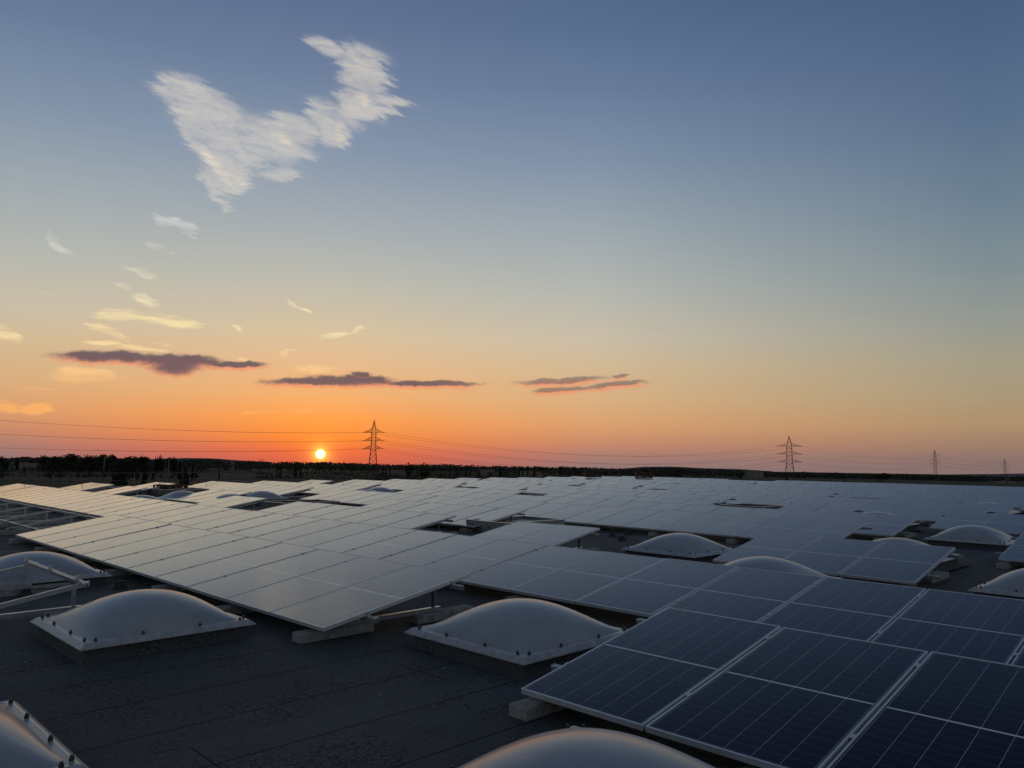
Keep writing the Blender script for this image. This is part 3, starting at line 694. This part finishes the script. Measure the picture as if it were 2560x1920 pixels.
# ------------------------------------------------------------------ guard rail along the far left roof edge
gr = empty('guard_rail', at(-41.05, 0, 0)); tag(gr, 'thin steel guard rail with two bars along the far left roof edge', 'railing')
b = B(); b.tube([(0, -10, .74), (0, 55, .74)], .021, 6); b.build('top_bar', POST, gr)
b = B(); b.tube([(0, -10, .36), (0, 55, .36)], .017, 6); b.build('middle_bar', POST, gr)
b = B(); b.tube([(0, 0, ROOFZ+.01), (0, 0, .735)], .015, 6); b.box(-.06, .06, -.05, .05, ROOFZ+.001, ROOFZ+.012); ME_POST = b.mesh('post', POST)
for k in range(-7, 38): put_obj('post', ME_POST, gr, T((0, 9.23+1.21*k, 0)))
b = B(); b.tube([(-32, 0, .74), (0, 0, .74)], .021, 6)

# ------------------------------------------------------------------ small things on the felt
b = B(); vs = [(-.075, -.075, 0), (.075, -.075, 0), (.075, .075, 0), (-.075, .075, 0), (-.045, -.045, .085), (.045, -.045, .085), (.045, .045, .085), (-.045, .045, .085)]
b.add(vs, [(3, 2, 1, 0), (4, 5, 6, 7), (0, 1, 5, 4), (1, 2, 6, 5), (2, 3, 7, 6), (3, 0, 4, 7)]); b.box(-.015, .015, -.05, .05, .085, .10); b.tube([(-.05, 0, .093), (.05, 0, .093)], .010, 6)
ME_FOOT = b.mesh('cable_support', BLACKP)
for u, v, lab in ((-11.21, 3.75, 'black rubber cable support between the left skylight and the front row'), (-11.30, 2.66, 'black rubber cable support under the bare rail at the left edge'),
                  (-11.34, 14.70, 'black cable support in the felt clearing, left one of the front two'), (-10.63, 14.10, 'black cable support in the felt clearing, nearest to the skylight'), (-11.35, 15.3, 'black cable support in the felt clearing, rearmost one')):
    o = put_obj('cable_support', ME_FOOT, None, at(u, v, ROOFZ+.002)); tag(o, lab, 'cable support', 'black rubber cable supports')
def cable(pts, label, r=.006):
    b = B(); P_ = [Vector(p) for p in pts]; out = []
    for i in range(len(P_)-1):
        for t_ in np.linspace(0, 1, 8, endpoint=(i == len(P_)-2)):
            q = P_[i].lerp(P_[i+1], t_); q.z += -.02*math.sin(math.pi*t_) if P_[i].z > -.1 else 0; out.append(q)
    b.tube(out, r, 5); o = b.build('cable', BLACKP, None, UV); tag(o, label, 'cable')
zc = ROOFZ+.02
cable([(-12.0, 2.5, zc), (-11.3, 2.66, ROOFZ+.095), (-11.21, 3.75, ROOFZ+.095), (-10.6, 4.6, zc)], 'thin black cable over two rubber supports behind the left skylight')
cable([(-12.4, 13.9, zc), (-11.34, 14.70, ROOFZ+.095), (-11.35, 15.3, ROOFZ+.095), (-10.9, 16.4, zc)], 'thin black cable crossing the felt clearing over the rear supports')
cable([(-11.34, 14.70, ROOFZ+.095), (-10.63, 14.10, ROOFZ+.095), (-9.1, 13.6, zc)], 'thin black cable running to the skylight in the felt clearing')
cable([(-3.4, 13.3, zc), (-3.0, 14.6, zc), (-2.2, 15.8, zc), (-1.0, 16.6, zc)], 'black cable loop on the felt at the right edge')
b = B(); b.tube([(-6.98, 4.9, .09), (-6.93, 4.93, .02), (-6.92, 4.97, -.05), (-6.94, 4.98, -.12)], .006, 5); o = b.build('cable_tie', BLACKP, None, UV); tag(o, 'black strap hanging under the right end of the eleven panel row', 'strap')
b = B(); b.tube([(0, 0, 0), (0, 0, .05)], [.07, .06], 14); b.tube([(0, 0, .05), (0, 0, .075)], [.095, .07], 14)
o = b.build('vent_cap', varied('white_plastic', (.5, .5, .48), .5, .1, 5).m, None, at(-14.95, 13.1, ROOFZ+.002)); tag(o, 'small pale vent cap at the left corner of the central roof hatch', 'vent cap')
# a loose concrete block on the felt under the bare rack
b = B(); b.bevbox(-.42, .42, -.09, .09, 0, .1, .012); o = b.build('concrete_block', CONC, None, at(-19.6, 5.55, ROOFZ+.002) @ Matrix.Rotation(rad(20), 4, 'Z')); tag(o, 'loose concrete block lying askew under the bare rack at the left', 'concrete block')

# loose grit and leaf bits on the near felt
R2_ = random.Random(9); b = B()
for i in range(90):
    u, v = R2_.uniform(-11, -1.5), R2_.uniform(-.5, 4.6); sz = R2_.choice([.003, .004, .005, .006, .010]); a = R2_.uniform(0, 6.28)
    M_ = T((u, v, ROOFZ+.002)) @ Matrix.Rotation(a, 4, 'Z'); b.box(-sz, sz, -sz*.6, sz*.6, 0, sz*.7, 0 if R2_.random() < .8 else 1, mat=M_)
tag(b.build('grit', [CONC, RENDERM], mat=UV), 'pale grit and small stones strewn over the near roof felt', 'grit', kind='stuff')

# ------------------------------------------------------------------ ground and landscape (true horizontal frame)
GZ = -11.0
def gp(x, y=None, d=None):
    """ground point below a photo pixel, or at distance d along its bearing"""
    q = pdir(x, y if y is not None else 1160)
    if d is None: t_ = GZ/q.z
    else: t_ = d/math.hypot(q.x, q.y)
    return Vector((q.x*t_, q.y*t_, GZ))
def top_z(x, y, d):
    q = pdir(x, y); return q.z*d/math.hypot(q.x, q.y)
b = B(); b.add([(-14000, -600, GZ), (16000, -600, GZ), (16000, 16000, GZ), (-14000, 16000, GZ)], [(0, 1, 2, 3)])
tag(b.build('ground', GROUND), None, kind='structure')
def strip(name, px, w, z=.02):
    pts = [gp(x, y) for x, y in px]; b = B(); vs = []
    for i, p in enumerate(pts):
        d = (pts[min(i+1, len(pts)-1)]-pts[max(i-1, 0)]); n = Vector((-d.y, d.x, 0)).normalized()*w/2
        vs += [p-n+Vector((0, 0, z)), p+n+Vector((0, 0, z))]
    b.add(vs, [(2*i, 2*i+2, 2*i+3, 2*i+1) for i in range(len(pts)-1)]); o = b.build(name, ROADM); tag(o, None, kind='structure'); return o
strip('track', [(-400, 1160), (0, 1168), (200, 1177.5), (400, 1190), (520, 1197), (640, 1204)], 4.0)
strip('road', [(1700, 1192.5), (1900, 1195.5), (2080, 1200), (2320, 1208), (2560, 1214), (2900, 1224)], 7.0, .03)
strip('path', [(1900, 1192), (2080, 1195), (2320, 1202), (2560, 1207), (2900, 1214)], 3.0, .04)
strip('field_road', [(700, 1188), (1000, 1192), (1300, 1189.5), (1700, 1191)], 4.0, .05)

def crown_quads(b, c, r, n, leafsize, R_, flat=False, mi=0):
    cx_, cy_, cz_ = c
    for _ in range(n):
        while True:
            p = Vector((R_.uniform(-1, 1), R_.uniform(-1, 1), R_.uniform(-1, 1)))
            if .35 < p.length < 1: break
        p = Vector((p.x*r[0], p.y*r[1], p.z*r[2]))
        a = Vector((R_.gauss(0, 1), R_.gauss(0, 1), R_.gauss(0, .7))).normalized(); t_ = a.cross(Vector((R_.gauss(0, 1), R_.gauss(0, 1), R_.gauss(0, 1)))).normalized()
        s = leafsize*R_.uniform(.6, 1.3); o = Vector(c)+p
        b.add([o-a*s-t_*s*.6, o+a*s-t_*s*.7, o+a*s*.8+t_*s*.7, o-a*s*.7+t_*s*.6], [(0, 1, 2, 3)], mi)
def pine_mesh(seed, wide=1.0):
    """umbrella pine, unit height"""
    R_ = random.Random(seed); b = B()
    for k in range(9):
        a = R_.uniform(0, 6.28); d = R_.uniform(0, .30)*wide
        crown_quads(b, (d*math.cos(a), d*math.sin(a), R_.uniform(.56, .82)), (.20*wide, .20*wide, .14), 70, .034, R_)
    crown_quads(b, (0, 0, .45), (.26*wide, .26*wide, .2), 60, .035, R_)
    cr = b.mesh('crown', PINE)
    t_ = B(); t_.tube([(0, 0, 0), (.01, 0, .3), (0, .01, .62)], [.028, .022, .012], 6)
    for k in range(5):
        a = k*1.3; t_.tube([(0, 0, .36+.04*k), (.17*math.cos(a), .17*math.sin(a), .58+.03*k)], [.010, .004], 5)
    return cr, t_.mesh('trunk', BARK)
def round_mesh(seed, mat):
    R_ = random.Random(seed); b = B()
    for k in range(7):
        a = R_.uniform(0, 6.28); d = R_.uniform(0, .28)
        crown_quads(b, (d*math.cos(a), d*math.sin(a), R_.uniform(.35, .72)), (.24, .24, .22), 60, .042, R_)
    cr = b.mesh('crown', mat); t_ = B(); t_.tube([(0, 0, 0), (.01, 0, .25), (0, .01, .55)], [.035, .028, .012], 6)
    for k in range(4): a = k*1.6; t_.tube([(0, 0, .22+.04*k), (.18*math.cos(a), .18*math.sin(a), .45+.03*k)], [.012, .004], 5)
    return cr, t_.mesh('trunk', BARK)
def cypress_mesh(seed, fat=1.0):
    R_ = random.Random(seed); b = B()
    for k in range(40):
        z = .03+.94*k/39; w = fat*.085*(math.sin(min(1, (1-z)*1.9)*math.pi/2))*(.75+.25*min(1, z*6))*R_.uniform(.85, 1.15)+.006
        crown_quads(b, (R_.uniform(-.006, .006), R_.uniform(-.006, .006), z), (w, w, .028), 46, .012+.16*w, R_)
    cr = b.mesh('crown', CYP); t_ = B(); t_.tube([(0, 0, 0), (0, 0, .7)], [.014, .004], 6); return cr, t_.mesh('trunk', BARK)
PINES = [pine_mesh(i, w) for i, w in ((1, 1.0), (2, 1.25), (3, .85))]
ROUNDS = [round_mesh(11, PINE), round_mesh(12, WOODM), round_mesh(13, PINE)]
CYPS = [cypress_mesh(21), cypress_mesh(22, .8), cypress_mesh(23, 1.25)]
BUSHES = [round_mesh(31, BUSHM), round_mesh(32, BUSHM)]
def tree(name, meshes, x, ytop, d, wpx, label, cat, group, sunk=0, hmin=1.0):
    p = gp(x, d=d); h = max(hmin, top_z(x, ytop, d)-GZ); w = wpx/FPX*d*1.02
    return p, h, w
def plant(name, me, x, ytop, d, wpx, label, cat, group):
    p = gp(x, d=d); h = max(.8, top_z(x, ytop, d)-GZ)
    me_w = {'cypress_tree': .17}.get(name, .95); w = wpx/FPX*d
    sxy = w/me_w
    root = empty(name, T(p) @ Matrix.Rotation(rng.uniform(0, 6.28), 4, 'Z') @ Matrix.Diagonal((sxy, sxy, h, 1)))
    tag(root, label, cat, group)
    c_ = put_obj('crown', me[0], root); t_ = put_obj('trunk', me[1], root)
    return root
# the near cypresses below the roof edge
plant('cypress_tree', CYPS[2], 300, 1151, 100, 30, 'thick dark cypress rising past the railing, the widest of the three at the left', 'cypress', 'cypresses standing close to the hall')
plant('cypress_tree', CYPS[1], 316, 1150, 103, 14, 'slim cypress grown into the right side of the thickest cypress', 'cypress', 'cypresses standing close to the hall')
plant('cypress_tree', CYPS[0], 364, 1151, 104, 17, 'slender pointed cypress right of the thickest one', 'cypress', 'cypresses standing close to the hall')
plant('cypress_tree', CYPS[2], 464, 1166, 100, 27, 'dark round topped tree just behind the railing, right of the cypresses', 'tree', 'trees standing close to the hall')
plant('tree', ROUNDS[2], 578, 1182, 150, 12, 'small dark conical tree beside the pale track, left of the sun', 'tree', 'trees standing close to the hall')
# umbrella pines on the left skyline
pl = [(60, 1140, 1180, 56, 'low broad pine group left of the big pine grove'), (112, 1133, 860, 30, 'jagged pine at the left end of the big grove'), (140, 1133, 840, 44, 'second pine from the left end of the big grove'),
      (178, 1132, 850, 50, 'third pine from the left end of the big grove'), (218, 1131, 830, 44, 'pine left of the tallest crown of the grove'), (274, 1128.5, 820, 42, 'tallest rounded pine of the left grove, right of a pale pole'),
      (247, 1133, 850, 36, 'pine filling the middle of the left grove'), (318, 1134, 830, 56, 'broad flat pine right of the tallest one'), (360, 1133.5, 840, 46, 'square topped pine at the right end of the grove'),
      (420, 1141, 900, 22, 'small round pine standing among the pointed cypresses, left skyline'), (4, 1134, 800, 14, 'dark tree at the very left picture edge'), (1022, 1154, 560, 34, 'left crown of the dark clump right of the nearest pylon'), (1058, 1153, 560, 40, 'right crown of the dark clump right of the nearest pylon'),
      (1358, 1162, 760, 30, 'left crown of the dark tree group near the picture centre'), (1403, 1161, 800, 36, 'rounded crown in the dark tree group near the picture centre'), (1440, 1165, 800, 30, 'low crown right in the dark tree group near the centre'), (1466, 1163, 800, 24, 'right end crown of the dark tree group near the centre'),
      (1612, 1166, 1000, 20, 'small crown on the low rise behind the right pallet stack'), (2200, 1181, 900, 50, 'bushy crown at the left of the tree belt below the third pylon')]
for i, (x, y, d, w, lab) in enumerate(pl):
    plant('pine_tree', PINES[i % 3] if d > 700 else ROUNDS[i % 3], x, y, d, w, lab, 'tree', 'trees on the horizon')
cy = [(8, 1143, 780, 4), (44, 1146, 900, 6), (17, 1151, 900, 4), (78, 1148, 1000, 4), (104, 1138, 860, 5), (111, 1136, 860, 4), (388, 1142, 900, 4), (393, 1140, 900, 4), (399, 1136, 880, 5), (404, 1140, 900, 4), (408, 1145, 900, 4), (432, 1140, 900, 4), (436, 1142, 900, 5),
      (441, 1147, 700, 5), (450, 1148, 500, 6), (452, 1150, 700, 4), (483, 1153, 500, 6), (336, 1150, 560, 7), (344, 1153, 560, 6), (694, 1157, 600, 4), (702, 1156, 600, 4), (738, 1157, 620, 4), (743, 1158, 620, 3), (752, 1161, 640, 3),
      (958, 1160, 700, 3), (966, 1161, 700, 3), (975, 1160, 760, 3), (1125, 1163, 800, 3), (1153, 1158, 820, 4), (1166, 1163, 820, 3), (1250, 1163, 700, 4), (1254, 1164, 700, 3), (1299, 1164, 800, 3), (1307, 1166, 800, 3), (1320, 1163, 800, 4), (1336, 1164, 800, 4), (1142, 1164, 800, 3),
      (132, 1158, 520, 6), (226, 1160, 600, 4), (1616, 1171, 700, 4), (1621, 1172, 700, 3)]
LM = [(8, 'the left picture edge'), (60, 'the low broad pine group'), (141, 'the big pine grove'), (260, 'the first pale pole'), (308, 'the thickest cypress'), (364, 'the slender pointed cypress'), (422, 'the second slim pole'), (464, 'the round topped tree behind the railing'),
      (572, 'the skyline house'), (652, 'the fork topped pole'), (801, 'the sun'), (935, 'the largest pylon'), (1040, 'the dark clump beside the largest pylon'), (1219, 'the pale house'), (1328, 'the low farm building'), (1403, 'the central tree group'),
      (1540, 'the left pallet stack'), (1632, 'the right pallet stack'), (1882, 'the pale building'), (1973, 'the second pylon'), (2336, 'the third pylon'), (2511, 'the farthest pylon')]
used_l = {}
def where(x, noun):
    lx_, nm = min(LM, key=lambda q: abs(q[0]-x))
    side = 'just left of' if x < lx_ else 'just right of'
    used_l.setdefault((noun, side, nm), []).append(x)
    return side, nm
NTH = ['first', 'second', 'third', 'fourth', 'fifth', 'sixth', 'seventh', 'eighth', 'ninth']
def unique_labels(items, noun, adj):
    """one label per item: the landmark it stands beside, counted outwards from it"""
    g = {}
    for i, (x, *_) in enumerate(items):
        lx_, nm = min(LM, key=lambda q: abs(q[0]-x)); g.setdefault((x < lx_, nm), []).append((abs(x-lx_), i))
    out = {}
    for (left, nm), l in g.items():
        for k, (_, i) in enumerate(sorted(l)):
            out[i] = (f"{adj} {noun}, {NTH[k]} one {'left' if left else 'right'} of {nm}") if len(l) > 1 else f"{adj} {noun} just {'left' if left else 'right'} of {nm}"
    return out
cl = unique_labels(cy, 'cypress', 'thin dark')
for i, (x, y, d, w) in enumerate(cy):
    plant('cypress_tree', CYPS[i % 3], x, y, d, w, cl[i], 'cypress', 'thin cypresses in the fields')
bs = [(62, 1163, 520, 8), (126, 1172, 480, 20), (152, 1172, 470, 18), (198, 1174, 470, 9), (8, 1174, 470, 16), (262, 1168, 480, 18), (285, 1169, 400, 16), (326, 1174, 420, 10), (345, 1168, 400, 20), (384, 1175, 400, 12), (492, 1176, 450, 10), (550, 1176, 450, 7), (133, 1164, 500, 8), (148, 1164, 500, 8),
      (893, 1179, 520, 4), (977, 1180, 500, 4), (1104, 1178, 480, 14), (1147, 1178, 480, 6), (1162, 1177, 480, 8), (1198, 1179, 470, 22), (1225, 1177, 470, 24), (1270, 1178, 460, 18), (1298, 1180, 460, 12), (1332, 1178, 430, 7), (1370, 1181, 440, 12), (1404, 1181, 450, 26), (1425, 1180, 450, 24), (1452, 1180, 450, 20),
      (1700, 1180, 700, 10), (1850, 1186, 700, 9), (1966, 1186, 700, 10), (2110, 1192, 600, 6), (2194, 1194, 600, 5), (1646, 1172, 420, 20)]
bl_ = unique_labels(bs, 'bush', 'low dark')
for i, (x, y, d, w) in enumerate(bs):
    plant('bush', BUSHES[i % 2], x, y, d, w, bl_[i], 'bush', 'bushes in the fields')
# the far wood along the horizon, one mass
prof = [(-600, 1136), (-200, 1141), (0, 1145), (60, 1142), (120, 1142), (400, 1147), (460, 1148), (520, 1146), (560, 1149), (600, 1151), (700, 1153), (800, 1155), (900, 1157), (1000, 1159.5), (1100, 1160), (1200, 1163), (1330, 1165.5), (1480, 1169), (1590, 1170.5), (1605, 1167.5), (1680, 1167.5), (1750, 1171.5), (1850, 1173), (1915, 1176),
        (1930, 1179), (2050, 1181), (2200, 1183.5), (2330, 1186.5), (2560, 1190), (2900, 1195), (3200, 1200)]
px_, py_ = zip(*prof)
R_ = random.Random(5); b = B()
for i in range(1700):
    x = R_.uniform(-500, 3100); yt = float(np.interp(x, px_, py_))+.7*math.sin(x*.021)+.5*math.sin(x*.083+1)+abs(R_.gauss(0, .8))
    d = R_.uniform(1380, 1650) if x > 1850 else (R_.uniform(1150, 1500) if x > 620 else R_.uniform(1000, 1350))
    if R_.random() < .05: yt -= R_.uniform(0, 1.0)
    p = gp(x, d=d); zt = top_z(x, yt, d); w = R_.uniform(5, 12)
    hh = max(3.0, zt-GZ)
    crown_quads(b, (p.x, p.y, GZ+hh*.5), (w*1.3, w, hh*.5), 34, 1.3, R_)
for i in range(330):
    x = R_.uniform(104, 376); d = R_.uniform(835, 905); p = gp(x, d=d); hh = R_.uniform(5, 14) if 112 < x < 370 else R_.uniform(4, 9); w = R_.uniform(3, 6)
    crown_quads(b, (p.x, p.y, GZ+hh*.5), (w, w, hh*.5), 34, 1.0, R_)
tag(b.build('far_wood', WOODM), 'dark far off belt of trees along the whole horizon', 'wood', kind='stuff')
# low hedge masses in the middle distance
b = B()
for i in range(420):
    x = R_.choice([R_.uniform(-200, 520), R_.uniform(940, 1560), R_.uniform(640, 1300)])
    d = R_.choice([R_.uniform(560, 600), R_.uniform(720, 780), R_.uniform(880, 980)]); p = gp(x, d=d); w = R_.uniform(2, 7); hh = R_.uniform(1.2, 3.6)
    crown_quads(b, (p.x, p.y, GZ+hh*.45), (w*1.8, w, hh*.5), 14, .8, R_)
tag(b.build('hedgerow', BUSHM), 'low dark scrub and hedges scattered over the middle fields', 'scrub', kind='stuff')
# far hills
b = B(); hp = [(380, 1147), (420, 1145.5), (500, 1145), (540, 1148), (700, 1153.5)]
def hill(px, d, name):
    b = B(); vs = []
    for x, y in px:
        p = gp(x, d=d); z = max(GZ, top_z(x, y, d)); q = gp(x, d=d*1.25)
        vs += [(p.x*.94, p.y*.94, GZ-2), (p.x, p.y, z), (q.x, q.y, GZ-2)]
    fs = []
    for i in range(len(px)-1):
        fs += [(3*i, 3*i+3, 3*i+4, 3*i+1), (3*i+1, 3*i+4, 3*i+5, 3*i+2)]
    b.add(vs, fs, 0, True); tag(b.build(name, HILLM), None, kind='structure')
def dense(pts, n=40):
    xs = np.linspace(pts[0][0], pts[-1][0], n); return [(float(x), float(np.interp(x, *zip(*pts)))+random.uniform(-.25, .25)) for x in xs]
hill(dense([(330, 1151), (400, 1146.5), (470, 1144.8), (530, 1146), (600, 1151), (680, 1155)]), 2600, 'hill')
hill(dense([(1560, 1171), (1610, 1166.8), (1680, 1166.5), (1760, 1170.5), (1840, 1172.5), (1930, 1178)]), 1900, 'hill')
hill(dense([(2250, 1187), (2380, 1186), (2440, 1184.8), (2480, 1185), (2560, 1183.3), (2700, 1186), (2900, 1193)]), 6500, 'distant_ridge')

# houses far off
def house(x, y, d, w, dep, hh, label, roof=True):
    p = gp(x, d=d); root = empty('house', T(p) @ Matrix.Rotation(-math.atan2(p.x, p.y)+rad(rng.uniform(-12, 12)), 4, 'Z')); tag(root, label, 'house', 'pale houses far out in the fields')
    b = B(); b.box(-w/2, w/2, 0, dep, 0, hh); b.build('wall', RENDERM, root)
    b = B(); e = .3; b.add([(-w/2-e, -e, hh+.004), (w/2+e, -e, hh+.004), (w/2+e, dep+e, hh+.004), (-w/2-e, dep+e, hh+.004), (-w/2-e, dep/2, hh+dep*.22), (w/2+e, dep/2, hh+dep*.22)], [(0, 1, 5, 4), (2, 3, 4, 5), (0, 4, 3), (1, 2, 5), (0, 3, 2, 1)]); b.build('roof', TILE, root)
    for q in (-.28, 0, .28):
        b = B(); b.box(q*w-.5, q*w+.5, -.04, -.003, hh*.35, hh*.75); b.build('window', BLACKP, root)
for a in ((1219, 1160, 900, 14, 8, 5.5, 'pale house between cypresses left of the picture centre'), (1328, 1166, 860, 24, 10, 4.5, 'low pale farm building with a light roof near the picture centre'), (572, 1145, 1120, 12, 9, 10.5, 'pale house on the skyline left of the sun'),
          (40, 1150, 1040, 26, 10, 5, 'pale low building at the far left behind the cypresses'), (76, 1152, 980, 22, 10, 4.5, 'second low building at the far left, right of a cypress'), (992, 1165, 800, 18, 8, 4, 'low building just right of the nearest pylon'), (1882, 1172, 1300, 30, 10, 8, 'pale building on the low rise left of the second pylon')):
    house(*a)
# pale heap of rubble at the right
b = B()
for k in range(60):
    x = 2520+random.uniform(-32, 60); p = gp(x, 1206+random.uniform(-1.5, 1.5)); s = random.uniform(1, 3.2)
    b.beam(p+Vector((-s, 0, .25)), p+Vector((s, random.uniform(-1, 1), random.uniform(.3, 1.1))), s*1.2, .8)
tag(b.build('rubble_heap', RENDERM), 'pale heaps of rubble beside the road at the right edge', 'rubble', kind='stuff')
# utility poles
def pole(x, ytop, d, label, fork=False):
    p = gp(x, d=d); h = top_z(x, ytop, d)-GZ; root = empty('utility_pole', T(p)); tag(root, label, 'utility pole', 'thin poles in the fields')
    b = B(); b.tube([(0, 0, 0), (0, 0, h)], [.30, .20], 6); b.build('mast', RENDERM if not fork else STEEL, root)
    b = B()
    if fork: b.tube([(0, 0, h-2.4), (-1.8, 0, h)], .12, 5); b.tube([(0, 0, h-2.4), (1.8, 0, h)], .12, 5)
    else: b.tube([(-1.0, 0, h-.8), (1.0, 0, h-.8)], .12, 5)
    b.build('crossarm', STEEL, root)
pole(260.5, 1143, 520, 'pale slim pole in front of the tallest pine at the left'); pole(422, 1146, 560, 'slim pole in front of the small round pine at the left')
pole(652, 1147.5, 480, 'pole with a forked top left of the sun', True)

# ------------------------------------------------------------------ lattice pylons
def pylon(pos, H, yawp, scale_base, arms, label, curved=False, thick=.28):
    """arms: (height, half span, body half width); body from ground to peak"""
    root = empty('power_pylon', T(pos) @ Matrix.Rotation(yawp, 4, 'Z')); tag(root, label, 'pylon', 'lattice pylons on the plain')
    prof_ = [(0, scale_base)]+[(0.0, 0)]*0
    za = [a[0] for a in arms]; wb = arms[0][2]
    def hw(z):
        if z < za[0]: return scale_base+(wb-scale_base)*(z/za[0])
        if z < za[-1]+.045*H: return wb*(1-.12*(z-za[0])/(za[-1]-za[0]))
        return max(.12, wb*.88*(1-(z-za[-1]-.045*H)/(H-za[-1]-.045*H)))
    b = B(); n = 26; zs = []; z = 0
    while z < H-.3: zs.append(z); z += max(1.2, hw(z)*1.35)
    zs.append(H)
    for i in range(len(zs)-1):
        a, c_ = zs[i], zs[i+1]; wa, wc = hw(a), hw(c_)
        A = [Vector((sx*wa, sy*wa, a)) for sx, sy in ((-1, -1), (1, -1), (1, 1), (-1, 1))]; C_ = [Vector((sx*wc, sy*wc, c_)) for sx, sy in ((-1, -1), (1, -1), (1, 1), (-1, 1))]
        for k in range(4):
            b.beam(A[k], C_[k], thick, thick); b.beam(A[k], C_[(k+1) % 4], thick*.5); b.beam(A[(k+1) % 4], C_[k], thick*.5)
            b.beam(C_[k], C_[(k+1) % 4], thick*.45)
    b.build('tower_body', STEEL, root)
    tips = []
    for z, half, w in arms:
        for sg in (-1, 1):
            b = B(); w_ = hw(z)
            if curved:
                pts = [(sg*w_, 0, z+.03*H), (sg*half*.6, 0, z+.035*H), (sg*half*.9, 0, z+.02*H), (sg*half, 0, z-.01*H)]
                b.tube(pts, thick*.55, 5); b.tube([(sg*half, 0, z-.01*H), (sg*half*.88, 0, z-.035*H)], thick*.45, 5)
                tips.append((sg*half*.88, z-.035*H))
            else:
                tip = Vector((sg*half, 0, z)); up_ = .062*H
                for sy in (-1, 1):
                    b.beam((sg*w_, sy*w_, z), tip, thick*.9); b.beam((sg*w_, sy*w_, z+up_), tip+Vector((0, 0, .25)), thick*.7)
                    for q in (.2, .4, .6, .8):
                        lo = Vector((sg*w_, sy*w_, z)).lerp(tip, q); hi = Vector((sg*w_, sy*w_, z+up_)).lerp(tip, q); b.beam(lo, hi, thick*.45)
                        lo2 = Vector((sg*w_, sy*w_, z)).lerp(tip, q+.15 if q < .8 else 1); b.beam(hi, lo2, thick*.4)
                tips.append((sg*half, z))
            arm = b.build('crossarm', STEEL, root)
            if not curved:
                for sy in (-1, 1):
                    b = B(); b.tube([(sg*half, 0, z), (sg*(half), sy*2.6, z-.5)], .22, 6); b.build('insulator', STEEL, arm)
                b = B(); b.tube([(sg*half, 0, z), (sg*(half+2.4), 0, z-.15)], .22, 6); b.build('insulator', STEEL, arm)
    M = root.matrix_world
    return [M @ Vector((t[0], 0, t[1])) for t in tips]
P1 = gp(932, d=743); P2 = gp(1974, d=1058); P3 = gp(2338, d=1600); P4 = gp(2512, d=2600)
def zat(x, y, d): return top_z(x, y, d)-GZ
def yaw_to_cam(p, extra=0): return -math.atan2(p.x, p.y)+extra
d1 = math.hypot(P1.x, P1.y)
k1 = d1/FPX
H1 = zat(938, 1050, 743)
t1 = pylon(P1, H1, yaw_to_cam(P1, rad(-4)), 12*k1, [(zat(934, 1121.5, 743), 21.5*k1, 5.8*k1), (zat(935, 1101.5, 743), 22*k1, 5.6*k1), (zat(936, 1080.8, 743), 22*k1, 5.4*k1)], 'largest lattice pylon with three pairs of arms, right of the sun', thick=.30)
d2 = 1058; k2 = d2/FPX
H2 = zat(1972, 1090, d2)
t2 = pylon(P2, H2, yaw_to_cam(P2, rad(3)), 11.5*k2, [(zat(1973, 1155, d2), 25*k2, 6.3*k2), (zat(1973, 1135, d2), 25*k2, 6.1*k2), (zat(1972, 1115.5, d2), 25*k2, 6.0*k2)], 'second lattice pylon with a pointed peak, right half of the picture', thick=.34)
k3 = 1600/FPX; t3 = pylon(P3, zat(2335, 1125.5, 1600), yaw_to_cam(P3), 3.6*k3, [(zat(2336, 1161, 1600), 9*k3, 2.6*k3), (zat(2336, 1151, 1600), 11*k3, 2.5*k3), (zat(2335, 1139, 1600), 9*k3, 2.4*k3)], 'third slim pylon with curved arms, towards the right edge', True, .42)
k4 = 2600/FPX; t4 = pylon(P4, zat(2511, 1146, 2600), yaw_to_cam(P4), 2.6*k4, [(zat(2511, 1171.5, 2600), 6.3*k4, 1.9*k4), (zat(2511, 1164, 2600), 7.5*k4, 1.8*k4), (zat(2511, 1157, 2600), 6.3*k4, 1.7*k4)], 'smallest and farthest pylon at the right edge', True, .5)
def wire(a, c_, sag, label, r=.085, n=28):
    b = B(); pts = []
    for i in range(n+1):
        t_ = i/n; p = a.lerp(c_, t_); p.z -= 4*sag*t_*(1-t_); pts.append(p)
    b.tube(pts, r, 4); o = b.build('power_line', WIREM); tag(o, label, 'power line', 'conductors between the pylons')
lv = ['lowest', 'middle', 'highest']
P0 = Vector((-640, 430, 0))
for i in range(6):
    z = t1[i].z; L_ = i//2; sd_ = 'near' if i % 2 == 0 else 'far'
    off = Vector((-10, 16, 0)) if i % 2 else Vector((4, -6, 0))
    end = Vector((P0.x, P0.y, 0))+off; end.z = {0: 24, 1: 39, 2: 56}[L_]
    sg = {0: 11.5, 1: 12.5, 2: 14.5}[L_]
    wire(t1[i], end, sg, f'{lv[L_]} {sd_} side conductor running left from the nearest pylon', .065)
    wire(t1[i], t2[i], 17.5, f'{lv[L_]} {sd_} side conductor between the two largest pylons', .07)
    wire(t2[i], t3[i], 8, f'{lv[L_]} {sd_} side conductor between the second and third pylon', .05)
    wire(t3[i], t4[i], 4, f'{lv[L_]} {sd_} side conductor between the third and farthest pylon', .06)
    e2 = t4[i]+(t4[i]-t3[i])*.8; e2.z = t4[i].z-6
    wire(t4[i], e2, 12, f'{lv[L_]} {sd_} side conductor leaving the farthest pylon to the right', .06)
